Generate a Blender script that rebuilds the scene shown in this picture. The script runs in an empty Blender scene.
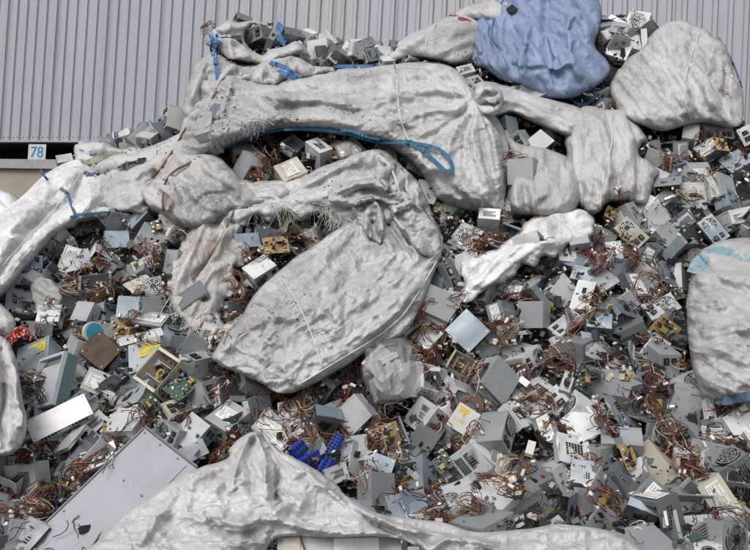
import bpy, math, random
import numpy as np
from mathutils import Matrix, Vector
R = math.radians
rng = np.random.default_rng(7); random.seed(7)
S = bpy.context.scene
COL = S.collection

# ------------------------------------------------------------------ camera
F = 800.0; PITCH = 1.5; ROLL = 3.1; EYE = np.array([0, 0, 1.6])
_f = np.array([0, math.cos(R(PITCH)), math.sin(R(PITCH))])
_u0 = np.array([0, -math.sin(R(PITCH)), math.cos(R(PITCH))]); _r0 = np.array([1.0, 0, 0])
_r = _r0*math.cos(R(ROLL)) + _u0*math.sin(R(ROLL))
_u = _u0*math.cos(R(ROLL)) - _r0*math.sin(R(ROLL))
cam = bpy.data.cameras.new('camera'); co = bpy.data.objects.new('camera', cam); COL.objects.link(co)
M4 = Matrix.Identity(4)
for i in range(3):
    M4[i][0] = _r[i]; M4[i][1] = _u[i]; M4[i][2] = -_f[i]; M4[i][3] = EYE[i]
co.matrix_world = M4
cam.sensor_width = 36; cam.lens = 36*F/750; cam.clip_end = 500; cam.clip_start = .05
S.camera = co

# ------------------------------------------------------------------ world, sun, exposure
W = bpy.data.worlds.new('World'); S.world = W; W.use_nodes = True
nt = W.node_tree; bg = nt.nodes['Background']
sky = nt.nodes.new('ShaderNodeTexSky'); sky.sky_type = 'NISHITA'; sky.sun_disc = False
SUN_EL, SUN_AZ = 47, 207     # azimuth clockwise from +Y
sky.sun_elevation = R(SUN_EL); sky.sun_rotation = R(SUN_AZ); sky.air_density = 1.0; sky.dust_density = 5.0; sky.ozone_density = 1.0
hsv = nt.nodes.new('ShaderNodeHueSaturation'); hsv.inputs['Saturation'].default_value = .5
nt.links.new(sky.outputs[0], hsv.inputs['Color']); nt.links.new(hsv.outputs[0], bg.inputs[0]); bg.inputs[1].default_value = .138
sun = bpy.data.lights.new('sun', 'SUN'); sun.energy = 1.0; sun.angle = R(30); sun.color = (1, .985, .965)
so = bpy.data.objects.new('sun', sun); COL.objects.link(so)
sd = Vector((math.sin(R(SUN_AZ))*math.cos(R(SUN_EL)), math.cos(R(SUN_AZ))*math.cos(R(SUN_EL)), math.sin(R(SUN_EL))))
so.rotation_euler = sd.to_track_quat('Z', 'Y').to_euler()
S.view_settings.view_transform = 'Standard'; S.view_settings.look = 'None'
S.view_settings.gamma = 1; S.view_settings.use_curve_mapping = False; S.view_settings.exposure = 0.0

# ------------------------------------------------------------------ maths helpers
def ray(px, py):
    px = np.asarray(px, float); py = np.asarray(py, float)
    return _f + ((px-375)/F)[..., None]*_r - ((py-275)/F)[..., None]*_u
def at(px, py, d): return EYE + np.asarray(d, float)[..., None]*ray(px, py)
def proj(P):
    v = np.asarray(P) - EYE; z = v@_f
    return 375+F*(v@_r)/z, 275-F*(v@_u)/z, z
def vnoise(x, y, seed=0):
    g = np.random.default_rng(seed).random((64, 64))
    xi = np.floor(x).astype(int); yi = np.floor(y).astype(int); fx = x-xi; fy = y-yi
    fx = fx*fx*fx*(fx*(fx*6-15)+10); fy = fy*fy*fy*(fy*(fy*6-15)+10)
    a = g[xi % 64, yi % 64]; b = g[(xi+1) % 64, yi % 64]; c = g[xi % 64, (yi+1) % 64]; d = g[(xi+1) % 64, (yi+1) % 64]
    return (a*(1-fx)+b*fx)*(1-fy)+(c*(1-fx)+d*fx)*fy
def fbm(x, y, seed=0, n=4):
    s = 0; a = 1; t = 0
    for i in range(n):
        s = s + a*vnoise(x*2**i, y*2**i, seed+i); t += a; a *= .5
    return s/t
def sstep(a, b, x):
    t = np.clip((x-a)/(b-a), 0, 1); return t*t*(3-2*t)
_rows = np.array([(-60, 6.6), (0, 6.2), (40, 5.85), (118, 5.25), (165, 4.95), (235, 4.5), (300, 4.0), (380, 3.62), (440, 3.35), (550, 2.85), (620, 2.6), (800, 2.2)])
def DB(px, py):
    """distance of the heap's face along each sight line"""
    px = np.asarray(px, float); py = np.asarray(py, float)
    d = np.interp(py, _rows[:, 0], _rows[:, 1])
    d = d + .45*(1-sstep(90, 230, px))*(1-sstep(150, 270, py))
    d = d + .10*(fbm(px/90+5, py/70+9, 3, 2)-.5)
    return d
_rid = np.array([(-300, 290), (-100, 250), (0, 205), (45, 170), (80, 158), (110, 150), (160, 140), (185, 118), (197, 80), (208, 45), (240, 28), (300, 44), (350, 54), (400, 58), (440, 48), (480, 22), (500, 10), (560, 0), (630, 10), (680, 45), (717, 62), (735, 95), (750, 128), (800, 150), (1000, 200), (1200, 260)])
def RIDGE(px): return np.interp(px, _rid[:, 0], _rid[:, 1])

# ------------------------------------------------------------------ mesh builder
class MB:
    def __init__(s): s.v = []; s.f = []; s.m = []; s.n = 0; s.sm = []
    def add(s, V, Fs, mat=0, T=None, sm=0):
        V = np.asarray(V, float)
        if T is not None: V = V@T[:3, :3].T + T[:3, 3]
        s.v.append(V)
        for f in Fs: s.f.append(tuple(int(i)+s.n for i in f)); s.m.append(mat); s.sm.append(bool(sm))
        s.n += len(V)
    def box(s, c, d, mat=0, T=None, rot=None):
        x, y, z = np.array(d)/2
        V = np.array([(-x, -y, -z), (x, -y, -z), (x, y, -z), (-x, y, -z), (-x, -y, z), (x, -y, z), (x, y, z), (-x, y, z)])
        if rot is not None: V = V@np.array(rot).T
        s.add(V+np.array(c), [(3, 2, 1, 0), (4, 5, 6, 7), (0, 1, 5, 4), (1, 2, 6, 5), (2, 3, 7, 6), (3, 0, 4, 7)], mat, T)
    def cyl(s, c, r, h, axis=2, n=12, mat=0, T=None, r2=None, rot=None):
        r2 = r if r2 is None else r2
        a = np.arange(n)*2*math.pi/n
        A = np.stack([r*np.cos(a), r*np.sin(a), -h/2+0*a], 1); B = np.stack([r2*np.cos(a), r2*np.sin(a), h/2+0*a], 1)
        V = np.concatenate([A, B])
        if axis == 0: V = V[:, [2, 0, 1]]
        if axis == 1: V = V[:, [1, 2, 0]]
        if rot is not None: V = V@np.array(rot).T
        Fs = [(i, (i+1) % n, n+(i+1) % n, n+i) for i in range(n)]+[tuple(range(n))[::-1], tuple(range(n, 2*n))]
        s.add(V+np.array(c), Fs, mat, T)
    def ring(s, c, r0, r1, h, axis=1, n=24, mat=0, T=None, a0=0, a1=2*math.pi):
        full = abs(a1-a0-2*math.pi) < 1e-6; k = n if full else n+1
        a = a0+(a1-a0)*np.arange(k)/n
        V = []
        for r_, z_ in ((r0, -h/2), (r1, -h/2), (r1, h/2), (r0, h/2)):
            V.append(np.stack([r_*np.cos(a), r_*np.sin(a), z_+0*a], 1))
        V = np.concatenate(V)
        if axis == 1: V = V[:, [0, 2, 1]]
        if axis == 0: V = V[:, [2, 0, 1]]
        Fs = []
        for i in range(n):
            j = (i+1) % k
            for q in range(4):
                w = (q+1) % 4; Fs.append((q*k+i, q*k+j, w*k+j, w*k+i))
        s.add(V+np.array(c), Fs, mat, T)
    def tube(s, P, r, n=5, mat=0, T=None):
        P = np.asarray(P, float); m = len(P)
        t = np.gradient(P, axis=0); t /= np.linalg.norm(t, axis=1)[:, None]+1e-9
        up = np.array([.31, .22, .92]); a = np.cross(t, up); a /= np.linalg.norm(a, axis=1)[:, None]+1e-9
        b = np.cross(t, a); th = np.arange(n)*2*math.pi/n
        r = np.broadcast_to(np.asarray(r, float), (m,))
        V = P[:, None]+r[:, None, None]*(np.cos(th)[None, :, None]*a[:, None]+np.sin(th)[None, :, None]*b[:, None])
        Fs = [(i*n+k, i*n+(k+1) % n, (i+1)*n+(k+1) % n, (i+1)*n+k) for i in range(m-1) for k in range(n)]
        Fs += [tuple(range(n))[::-1], tuple((m-1)*n+k for k in range(n))]
        s.add(V.reshape(-1, 3), Fs, mat, T)
    def ribbon(s, P, N, w, th, mat=0, T=None):
        """flat strap along P, normals N, width w, thickness th"""
        P = np.asarray(P, float); N = np.asarray(N, float); m = len(P)
        t = np.gradient(P, axis=0); t /= np.linalg.norm(t, axis=1)[:, None]+1e-9
        a = np.cross(t, N); a /= np.linalg.norm(a, axis=1)[:, None]+1e-9; nn = np.cross(a, t)
        w = np.broadcast_to(np.asarray(w, float), (m,))[:, None]/2
        V = np.stack([P-a*w-nn*th/2, P+a*w-nn*th/2, P+a*w+nn*th/2, P-a*w+nn*th/2], 1).reshape(-1, 3)
        Fs = [(i*4+k, i*4+(k+1) % 4, (i+1)*4+(k+1) % 4, (i+1)*4+k) for i in range(m-1) for k in range(4)]+[(3, 2, 1, 0), tuple((m-1)*4+k for k in range(4))]
        s.add(V, Fs, mat, T)
    def mesh(s, name, mats, smooth=False):
        me = bpy.data.meshes.new(name)
        V = np.concatenate(s.v) if s.v else np.zeros((0, 3))
        me.from_pydata(V.tolist(), [], s.f)
        for m in mats: me.materials.append(m)
        me.polygons.foreach_set('material_index', s.m)
        me.polygons.foreach_set('use_smooth', [smooth or q for q in s.sm])
        me.update()
        return me
    def build(s, name, mats, parent=None, smooth=False):
        if not isinstance(mats, (list, tuple)): mats = [mats]
        o = bpy.data.objects.new(name, s.mesh(name, mats, smooth)); COL.objects.link(o)
        if parent is not None: o.parent = parent
        return o
def fast_mesh(name, V, quads, mats, smooth=True, uv=None):
    me = bpy.data.meshes.new(name); n = len(quads)
    me.vertices.add(len(V)); me.vertices.foreach_set('co', np.asarray(V, np.float32).ravel())
    me.loops.add(4*n); me.loops.foreach_set('vertex_index', np.asarray(quads, np.int32).ravel())
    me.polygons.add(n); me.polygons.foreach_set('loop_start', np.arange(n, dtype=np.int32)*4)
    me.polygons.foreach_set('loop_total', np.full(n, 4, np.int32))
    me.update(calc_edges=True)
    if uv is not None:
        ul_ = me.uv_layers.new(name='cloth'); ul_.data.foreach_set('uv', uv[np.asarray(quads).ravel()].astype(np.float32).ravel())
    me.polygons.foreach_set('use_smooth', [smooth]*len(me.polygons))
    for m in mats: me.materials.append(m)
    return me
def tag(o, label=None, cat=None, group=None, kind=None):
    if label: o['label'] = label
    if cat: o['category'] = cat
    if group: o['group'] = group
    if kind: o['kind'] = kind
    return o
def empty(name, loc=(0, 0, 0)):
    o = bpy.data.objects.new(name, None); COL.objects.link(o); o.location = loc; o.empty_display_size = .05; return o
def rodr(ax, ang):
    return np.array(Matrix.Rotation(ang, 3, Vector(ax)))

# ------------------------------------------------------------------ materials
def mat(name, col, rough=.6, metal=0.0, var=0.0, noise=None, bump=None, spec=.4, obj_var=0.0, extra=None, alpha=None):
    """noise=(scale, colour2, low, high); bump=(scale, strength, distance)"""
    m = bpy.data.materials.new(name); m.use_nodes = True; n = m.node_tree.nodes; l = m.node_tree.links
    b = n['Principled BSDF']; b.inputs['Roughness'].default_value = rough; b.inputs['Metallic'].default_value = metal
    b.inputs['Specular IOR Level'].default_value = spec
    c = n.new('ShaderNodeRGB'); c.outputs[0].default_value = (*col, 1); out = c.outputs[0]
    tc = n.new('ShaderNodeTexCoord')
    if obj_var:
        oi = n.new('ShaderNodeObjectInfo'); mr = n.new('ShaderNodeMapRange'); mr.inputs[3].default_value = 1-obj_var; mr.inputs[4].default_value = 1+obj_var*.6
        l.new(oi.outputs['Random'], mr.inputs[0]); mx = n.new('ShaderNodeMix'); mx.data_type = 'RGBA'; mx.blend_type = 'MULTIPLY'; mx.inputs[0].default_value = 1
        l.new(out, mx.inputs[6]); l.new(mr.outputs[0], mx.inputs[7]); out = mx.outputs[2]
    for ns in (noise if isinstance(noise, list) else [noise] if noise else []):
        sc, c2, lo, hi = ns[:4]
        t = n.new('ShaderNodeTexNoise'); t.inputs['Scale'].default_value = sc; t.inputs['Detail'].default_value = 7; t.inputs['Roughness'].default_value = .65
        l.new(tc.outputs['Object'], t.inputs['Vector'])
        r = n.new('ShaderNodeMapRange'); r.inputs[1].default_value = lo; r.inputs[2].default_value = hi; r.inputs[4].default_value = ns[4] if len(ns) > 4 else 1
        l.new(t.outputs[0], r.inputs[0]); mx = n.new('ShaderNodeMix'); mx.data_type = 'RGBA'
        l.new(r.outputs[0], mx.inputs[0]); l.new(out, mx.inputs[6]); mx.inputs[7].default_value = (*c2, 1); out = mx.outputs[2]
    l.new(out, b.inputs['Base Color'])
    if bump:
        t = n.new('ShaderNodeTexNoise'); t.inputs['Scale'].default_value = bump[0]; t.inputs['Detail'].default_value = 5
        l.new(tc.outputs['Object'], t.inputs['Vector']); bp = n.new('ShaderNodeBump'); bp.inputs['Strength'].default_value = bump[1]; bp.inputs['Distance'].default_value = bump[2]
        l.new(t.outputs[0], bp.inputs['Height']); l.new(bp.outputs[0], b.inputs['Normal'])
    return m
def steel(name, col, rough=.5, metal=.35, ov=.3):
    col = tuple(x*.86 for x in col)
    return mat(name, col, rough, metal, obj_var=ov, noise=[(9, tuple(x*.72 for x in col), .48, .72, .8), (60, (.16, .13, .10), .63, .75, .5)], bump=(14, .25, .004))
STEEL = steel('galvanised_steel', (.47, .50, .52))
STEEL2 = steel('pale_painted_steel', (.74, .76, .77), .5, .15)
STEEL3 = steel('dull_grey_steel', (.30, .325, .34), .45, .5)
CREAMS = steel('cream_steel', (.56, .53, .44), .5, .1)
DARKS = steel('dark_grey_steel', (.07, .075, .08), .45, .3)
BLUESTEEL = steel('blue_grey_steel', (.33, .39, .44), .42, .5)
BROWN = mat('brown_rusty_steel', (.085, .055, .035), .6, .2, noise=[(12, (.05, .035, .025), .45, .65)], bump=(20, .3, .004))
SHINY = mat('bright_zinc', (.62, .61, .64), .5, .3, noise=[(30, (.45, .43, .45), .5, .7, .7)], bump=(25, .25, .003))
BLACKP = mat('black_plastic', (.018, .018, .02), .45)
HOLE = mat('dark_opening', (.012, .012, .013), .8)
FANM = mat('dark_fan_plastic', (.03, .03, .033), .4)
GRILLE = mat('grille_wire', (.45, .46, .46), .35, .7, obj_var=.2)
LABEL = mat('white_label_paper', (.72, .72, .70), .55, noise=[(16, (.55, .54, .50), .5, .7, .8)])
YELLOW = mat('yellow_sticker', (.62, .50, .05), .5, noise=[(30, (.3, .24, .05), .5, .7, .7)])
PRINT = mat('grey_print', (.25, .26, .28), .6)
PCBG = mat('green_circuit_board', (.03, .075, .058), .5, noise=[(60, (.10, .14, .10), .5, .6), (12, (.08, .08, .07), .5, .7)])
PCBB = mat('tan_circuit_board', (.42, .28, .13), .6, noise=[(40, (.20, .12, .05), .5, .65)])
ALU = mat('aluminium_fins', (.55, .55, .55), .35, .8)
COPPER = mat('copper_coil', (.50, .22, .08), .4, .6)
TAPE = mat('yellow_tape', (.34, .26, .08), .5, noise=(60, (.12, .10, .06), .5, .65))
CAPM = mat('capacitor_sleeve', (.03, .035, .06), .35)
WHITEP = mat('white_connector_plastic', (.68, .66, .60), .5, obj_var=.15)
W_RED = mat('red_wire', (.14, .02, .016), .5); W_ORG = mat('orange_wire', (.20, .06, .022), .5)
W_YEL = mat('yellow_wire', (.30, .215, .06), .5); W_BLK = mat('black_wire', (.015, .015, .016), .45)
W_BRN = mat('brown_wire', (.16, .05, .03), .5); W_WHT = mat('white_wire', (.55, .53, .5), .5); W_BLU = mat('blue_wire', (.03, .10, .35), .45)
WIRES = [W_RED, W_ORG, W_YEL, W_BLK, W_BRN, W_WHT, W_BLU, WHITEP]
BLUEP = mat('blue_connector_plastic', (.015, .06, .45), .35)
def strap_mat(name, col):
    return mat(name, col, .6, noise=[(70, tuple(x*.5 for x in col), .45, .7, .8), (9, (.35, .35, .33), .62, .8, .6)], bump=(220, .4, .002))
STRAPB = strap_mat('blue_webbing', (.03, .135, .23)); STRAPN = strap_mat('navy_webbing', (.06, .14, .26)); STRAPC = strap_mat('bright_blue_webbing', (.045, .16, .36))
CORD = mat('pale_cord', (.62, .60, .56), .8)
CORDD = mat('dirty_cord', (.16, .12, .10), .8)
REDBAND = mat('dark_red_webbing', (.20, .03, .04), .6)

def cloth_mat(name, col, dirt=.5, dirtcol=(.20, .18, .155), warm=0, blobs=None, sheen=0):
    """woven plastic fabric: fine weave bump, crumple bump, grey dirt in patches and scuffs. blobs = local stains (world position, radius, strength, colour)"""
    col = tuple(x*y for x, y in zip(col, (1.08, 1.085, 1.105)))
    m = bpy.data.materials.new(name); m.use_nodes = True; n = m.node_tree.nodes; l = m.node_tree.links
    b = n['Principled BSDF']; b.inputs['Roughness'].default_value = .46; b.inputs['Specular IOR Level'].default_value = .42
    g = n.new('ShaderNodeNewGeometry'); pos = g.outputs['Position']
    def noise(sc, det=8, rg=.65, vec=pos, dist=0):
        t = n.new('ShaderNodeTexNoise'); t.inputs['Scale'].default_value = sc; t.inputs['Detail'].default_value = det; t.inputs['Roughness'].default_value = rg; t.inputs['Distortion'].default_value = dist
        l.new(vec, t.inputs['Vector']); return t.outputs[0]
    def rng_(v, a, b_, c=0, d=1):
        r = n.new('ShaderNodeMapRange'); r.inputs[1].default_value = a; r.inputs[2].default_value = b_; r.inputs[3].default_value = c; r.inputs[4].default_value = d; l.new(v, r.inputs[0]); return r.outputs[0]
    def mx(fac, a, b_, mode='MIX'):
        q = n.new('ShaderNodeMix'); q.data_type = 'RGBA'; q.blend_type = mode
        if isinstance(fac, float): q.inputs[0].default_value = fac
        else: l.new(fac, q.inputs[0])
        for s_, i in ((a, 6), (b_, 7)):
            if isinstance(s_, tuple): q.inputs[i].default_value = (*s_, 1)
            else: l.new(s_, q.inputs[i])
        return q.outputs[2]
    def mth(op, a, b_):
        q = n.new('ShaderNodeMath'); q.operation = op
        for s_, i in ((a, 0), (b_, 1)):
            if isinstance(s_, (int, float)): q.inputs[i].default_value = s_
            else: l.new(s_, q.inputs[i])
        return q.outputs[0]
    c = mx(rng_(noise(1.7, 5), .35, .7), col, tuple(x*y for x, y in zip(col, (.86, .85, .82))))
    patch = rng_(noise(2.6, 10, .72, dist=.6), .50-.12*dirt, .68-.12*dirt)
    fine = rng_(noise(30, 6, .8), .35, .7)
    c = mx(mth('MULTIPLY', mth('MULTIPLY', patch, fine), min(.95, .5+.6*dirt)), c, dirtcol)
    scuff = rng_(noise(9, 10, .78, dist=1.8), .56, .66)
    c = mx(mth('MULTIPLY', scuff, .7*dirt), c, tuple(x*.8 for x in dirtcol))
    speck = rng_(noise(75, 3, .5), .70, .76)
    c = mx(mth('MULTIPLY', speck, .5), c, (.05, .045, .04))
    for (P, rad, st, bc) in (blobs or []):
        vd = n.new('ShaderNodeVectorMath'); vd.operation = 'DISTANCE'; l.new(pos, vd.inputs[0]); vd.inputs[1].default_value = tuple(P)
        f = mth('MULTIPLY', rng_(vd.outputs['Value'], 0, rad, 1, 0), rng_(noise(38, 8, .8), .34, .62))
        q = mth('MINIMUM', mth('MULTIPLY', f, st), .92)
        c = mx(q, c, bc)
    l.new(c, b.inputs['Base Color'])
    # gathers that run along the pull of the cloth (its own surface coordinates)
    uvn = n.new('ShaderNodeUVMap'); uvn.uv_map = 'cloth'
    def along(sx, sy, sc, det=3, rot=0.0, dist=.3):
        mp = n.new('ShaderNodeMapping'); mp.inputs['Scale'].default_value = (sx, sy, 1); mp.inputs['Rotation'].default_value = (0, 0, rot); l.new(uvn.outputs[0], mp.inputs[0])
        return noise(sc, det, .55, mp.outputs[0], dist)
    g1 = along(1.0, 3.2, 1.6); g2 = along(1.0, 3.6, 4.2, rot=.25); g3 = along(1.2, 4.0, 2.4, rot=-.7); g4 = along(1.0, 3.0, 7.0, rot=1.2)
    ridge = [mth('ABSOLUTE', mth('SUBTRACT', q_, .5), 0) for q_ in (g1, g2, g3, g4)]
    patchy = rng_(noise(3.1, 3, .5), .42, .60)
    gath = mth('ADD', mth('ADD', mth('MULTIPLY', ridge[0], -1.5), mth('MULTIPLY', ridge[1], -.8)), mth('ADD', mth('MULTIPLY', ridge[2], -1.1), mth('MULTIPLY', ridge[3], -.6)))
    gath = mth('MULTIPLY', gath, mth('ADD', mth('MULTIPLY', patchy, .5), .2))
    streak = mth('MULTIPLY', rng_(along(.9, 2.2, 1.7, 10, dist=1.2), .56, .70), .35*dirt)
    c = mx(streak, c, tuple(x*.9 for x in dirtcol)); l.new(c, b.inputs['Base Color'])
    # crumple and weave
    vw = n.new('ShaderNodeTexVoronoi'); vw.feature = 'DISTANCE_TO_EDGE'; vw.inputs['Scale'].default_value = 8; vw2 = n.new('ShaderNodeTexVoronoi'); vw2.feature = 'DISTANCE_TO_EDGE'; vw2.inputs['Scale'].default_value = 19; vw3 = n.new('ShaderNodeTexVoronoi'); vw3.feature = 'DISTANCE_TO_EDGE'; vw3.inputs['Scale'].default_value = 3.6
    dv = n.new('ShaderNodeVectorMath'); dv.operation = 'ADD'; nz = n.new('ShaderNodeTexNoise'); nz.inputs['Scale'].default_value = 6; l.new(pos, nz.inputs['Vector'])
    sc = n.new('ShaderNodeVectorMath'); sc.operation = 'SCALE'; sc.inputs['Scale'].default_value = .25; l.new(nz.outputs['Color'], sc.inputs[0]); l.new(pos, dv.inputs[0]); l.new(sc.outputs[0], dv.inputs[1]); [l.new(dv.outputs[0], q_.inputs['Vector']) for q_ in (vw, vw2, vw3)]
    rd1 = mth('ABSOLUTE', mth('SUBTRACT', noise(11, 3, .5, dist=.8), .5), 0); rd2 = mth('ABSOLUTE', mth('SUBTRACT', noise(27, 3, .5, dist=.6), .5), 0)
    h = mth('ADD', mth('ADD', mth('MULTIPLY', rd1, -.5), mth('MULTIPLY', rd2, -.3)), mth('MULTIPLY', noise(60, 4, .6), .04)); h = mth('ADD', h, gath)
    def facet(sx, sy, rot, w_):
        mp = n.new('ShaderNodeMapping'); mp.inputs['Scale'].default_value = (sx, sy, 1); mp.inputs['Rotation'].default_value = (0, 0, rot); l.new(uvn.outputs[0], mp.inputs[0])
        a_ = n.new('ShaderNodeVectorMath'); a_.operation = 'ADD'; z_ = n.new('ShaderNodeTexNoise'); z_.inputs['Scale'].default_value = 1.3; z_.inputs['Detail'].default_value = 2; l.new(mp.outputs[0], z_.inputs['Vector'])
        s2 = n.new('ShaderNodeVectorMath'); s2.operation = 'SCALE'; s2.inputs['Scale'].default_value = .5; l.new(z_.outputs['Color'], s2.inputs[0]); l.new(mp.outputs[0], a_.inputs[0]); l.new(s2.outputs[0], a_.inputs[1])
        v_ = n.new('ShaderNodeTexVoronoi'); v_.voronoi_dimensions = '2D'; v_.feature = 'DISTANCE_TO_EDGE'; v_.inputs['Scale'].default_value = 1; l.new(a_.outputs[0], v_.inputs['Vector']); return mth('MULTIPLY', v_.outputs[0], w_)
    fc_ = mth('ADD', mth('ADD', facet(.9, 2.6, 0, .8), facet(2.0, 3.4, -.8, .4)), mth('ADD', facet(1.2, 4.5, .35, .8), facet(4.2, 6.5, .9, .35)))
    h = mth('ADD', h, mth('MULTIPLY', mth('ADD', mth('ADD', mth('MULTIPLY', vw.outputs[0], .5), fc_), mth('MULTIPLY', vw3.outputs[0], 1.0)), mth('ADD', mth('MULTIPLY', patchy, -.5), 1.1)))
    bp = n.new('ShaderNodeBump'); bp.inputs['Strength'].default_value = .7; bp.inputs['Distance'].default_value = .013; l.new(h, bp.inputs['Height'])
    l.new(bp.outputs[0], b.inputs['Normal'])
    return m

# ------------------------------------------------------------------ draped and stuffed sacks
def catmull(P, closed=True, n=6):
    P = np.asarray(P, float); m = len(P); out = []
    rg = range(m) if closed else range(m-1)
    for i in rg:
        if closed: p0, p1, p2, p3 = P[(i-1) % m], P[i], P[(i+1) % m], P[(i+2) % m]
        else: p0, p1, p2, p3 = P[max(i-1, 0)], P[i], P[i+1], P[min(i+2, m-1)]
        for k in range(n):
            t = k/n
            out.append(.5*((2*p1)+(-p0+p2)*t+(2*p0-5*p1+4*p2-p3)*t*t+(-p0+3*p1-3*p2+p3)*t**3))
    if not closed: out.append(P[-1])
    return np.array(out)
def inside(X, Y, P):
    r = np.zeros(X.shape, bool); x1, y1 = P[-1]
    for x2, y2 in P:
        c = ((y2 > Y) != (y1 > Y)); 
        with np.errstate(divide='ignore', invalid='ignore'):
            r ^= c & (X < (x1-x2)*(Y-y2)/(y1-y2+1e-12)+x2)
        x1, y1 = x2, y2
    return r
def seg_dist(X, Y, P, closed=True):
    """distance to polyline, nearest point, param along it"""
    best = np.full(X.shape, 1e9); nx = np.zeros(X.shape); ny = np.zeros(X.shape); s = np.zeros(X.shape)
    m = len(P); 
    for i in range(m if closed else m-1):
        ax, ay = P[i]; bx, by = P[(i+1) % m]; dx, dy = bx-ax, by-ay; L = dx*dx+dy*dy+1e-9
        t = np.clip(((X-ax)*dx+(Y-ay)*dy)/L, 0, 1); qx = ax+t*dx; qy = ay+t*dy
        d = np.hypot(X-qx, Y-qy); k = d < best
        best[k] = d[k]; nx[k] = qx[k]; ny[k] = qy[k]; s[k] = (i+t[k])/(m-1)
    return best, nx, ny, s
def poisson(mask, it=500):
    u = np.zeros(mask.shape); m = mask.astype(float)
    for _ in range(it):
        u[1:-1, 1:-1] = .25*(u[:-2, 1:-1]+u[2:, 1:-1]+u[1:-1, :-2]+u[1:-1, 2:]+1)*m[1:-1, 1:-1]
    return u/(u.max()+1e-9)
def bil(G, fy, fx):
    fy = np.clip(fy, 0, G.shape[0]-1.001); fx = np.clip(fx, 0, G.shape[1]-1.001)
    y = fy.astype(int); x = fx.astype(int); a = fy-y; b = fx-x
    return (G[y, x]*(1-b)+G[y, x+1]*b)*(1-a)+(G[y+1, x]*(1-b)+G[y+1, x+1]*b)*a
SACKS = []   # (x0,y0,g,front depth grid) of every sack, for things that lie on them
def relax(P, free, e_mag, tx, ty, its, kt=.012, seed=0, amp=.004, ref=None, pert=None):
    """let surplus cloth buckle: edges grow across the pull direction, bending and a soft pull to the stuffing resist"""
    h, w = free.shape[:2]; P0 = P.copy() if ref is None else ref
    mu = np.random.default_rng(seed)
    nz = (vnoise(*np.meshgrid(np.arange(w)/3.1, np.arange(h)/3.1), seed+5)-.5)+.6*(vnoise(*np.meshgrid(np.arange(w)/7., np.arange(h)/7.), seed+6)-.5)
    if pert is not None: nz = pert
    d = P0-EYE; d /= np.linalg.norm(d, axis=2)[:, :, None]
    fr = free[:, :, None].astype(float)
    P = P+d*(nz*amp*4)[:, :, None]*fr
    fam = []
    for dy, dx, st in ((0, 1, 1.), (1, 0, 1.), (1, 1, .6), (1, -1, .6), (0, 2, .30), (2, 0, .30), (0, 3, .06), (3, 0, .06)):
        ay = slice(0, h-dy); by = slice(dy, h)
        if dx >= 0: ax = slice(0, w-dx); bx = slice(dx, w)
        else: ax = slice(-dx, w); bx = slice(0, w+dx)
        L0 = np.linalg.norm(P0[ay, ax]-P0[by, bx], axis=2)
        ux, uy = dx/math.hypot(dx, dy), dy/math.hypot(dx, dy)
        c = (ux*ty[ay, ax]-uy*tx[ay, ax])**2
        L = L0*(1+e_mag[ay, ax]*c)
        fam.append((ay, ax, by, bx, L, st))
    for it in range(its):
        D = np.zeros_like(P)
        for ay, ax, by, bx, L, st in fam:
            v = P[by, bx]-P[ay, ax]; ln = np.sqrt((v*v).sum(2))+1e-9
            q = v*((ln-L)/ln*.5*st*.33)[:, :, None]
            D[ay, ax] += q; D[by, bx] -= q
        P += (D+kt*(P0-P))*fr
    return P
def lic(X, Y, tx, ty, g, cell, L, seed):
    """noise smeared along the pull direction: the fine gathers of stretched cloth"""
    N = vnoise(X/cell, Y/cell, seed)+.5*vnoise(X/cell*2.1, Y/cell*2.1, seed+1)-.75
    h, w = X.shape; jj, ii = np.meshgrid(np.arange(w), np.arange(h)); acc = N.copy(); n = max(3, int(L/(2*g)))
    for sg in (1, -1):
        fy = ii.astype(float); fx = jj.astype(float)
        for k in range(n):
            a = np.clip(fy.astype(int), 0, h-1); b = np.clip(fx.astype(int), 0, w-1)
            fx = fx+sg*tx[a, b]; fy = fy+sg*ty[a, b]; acc += bil(N, fy, fx)
    acc /= acc.std()+1e-9
    return np.clip(acc, -2.5, 2.5)
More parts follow.
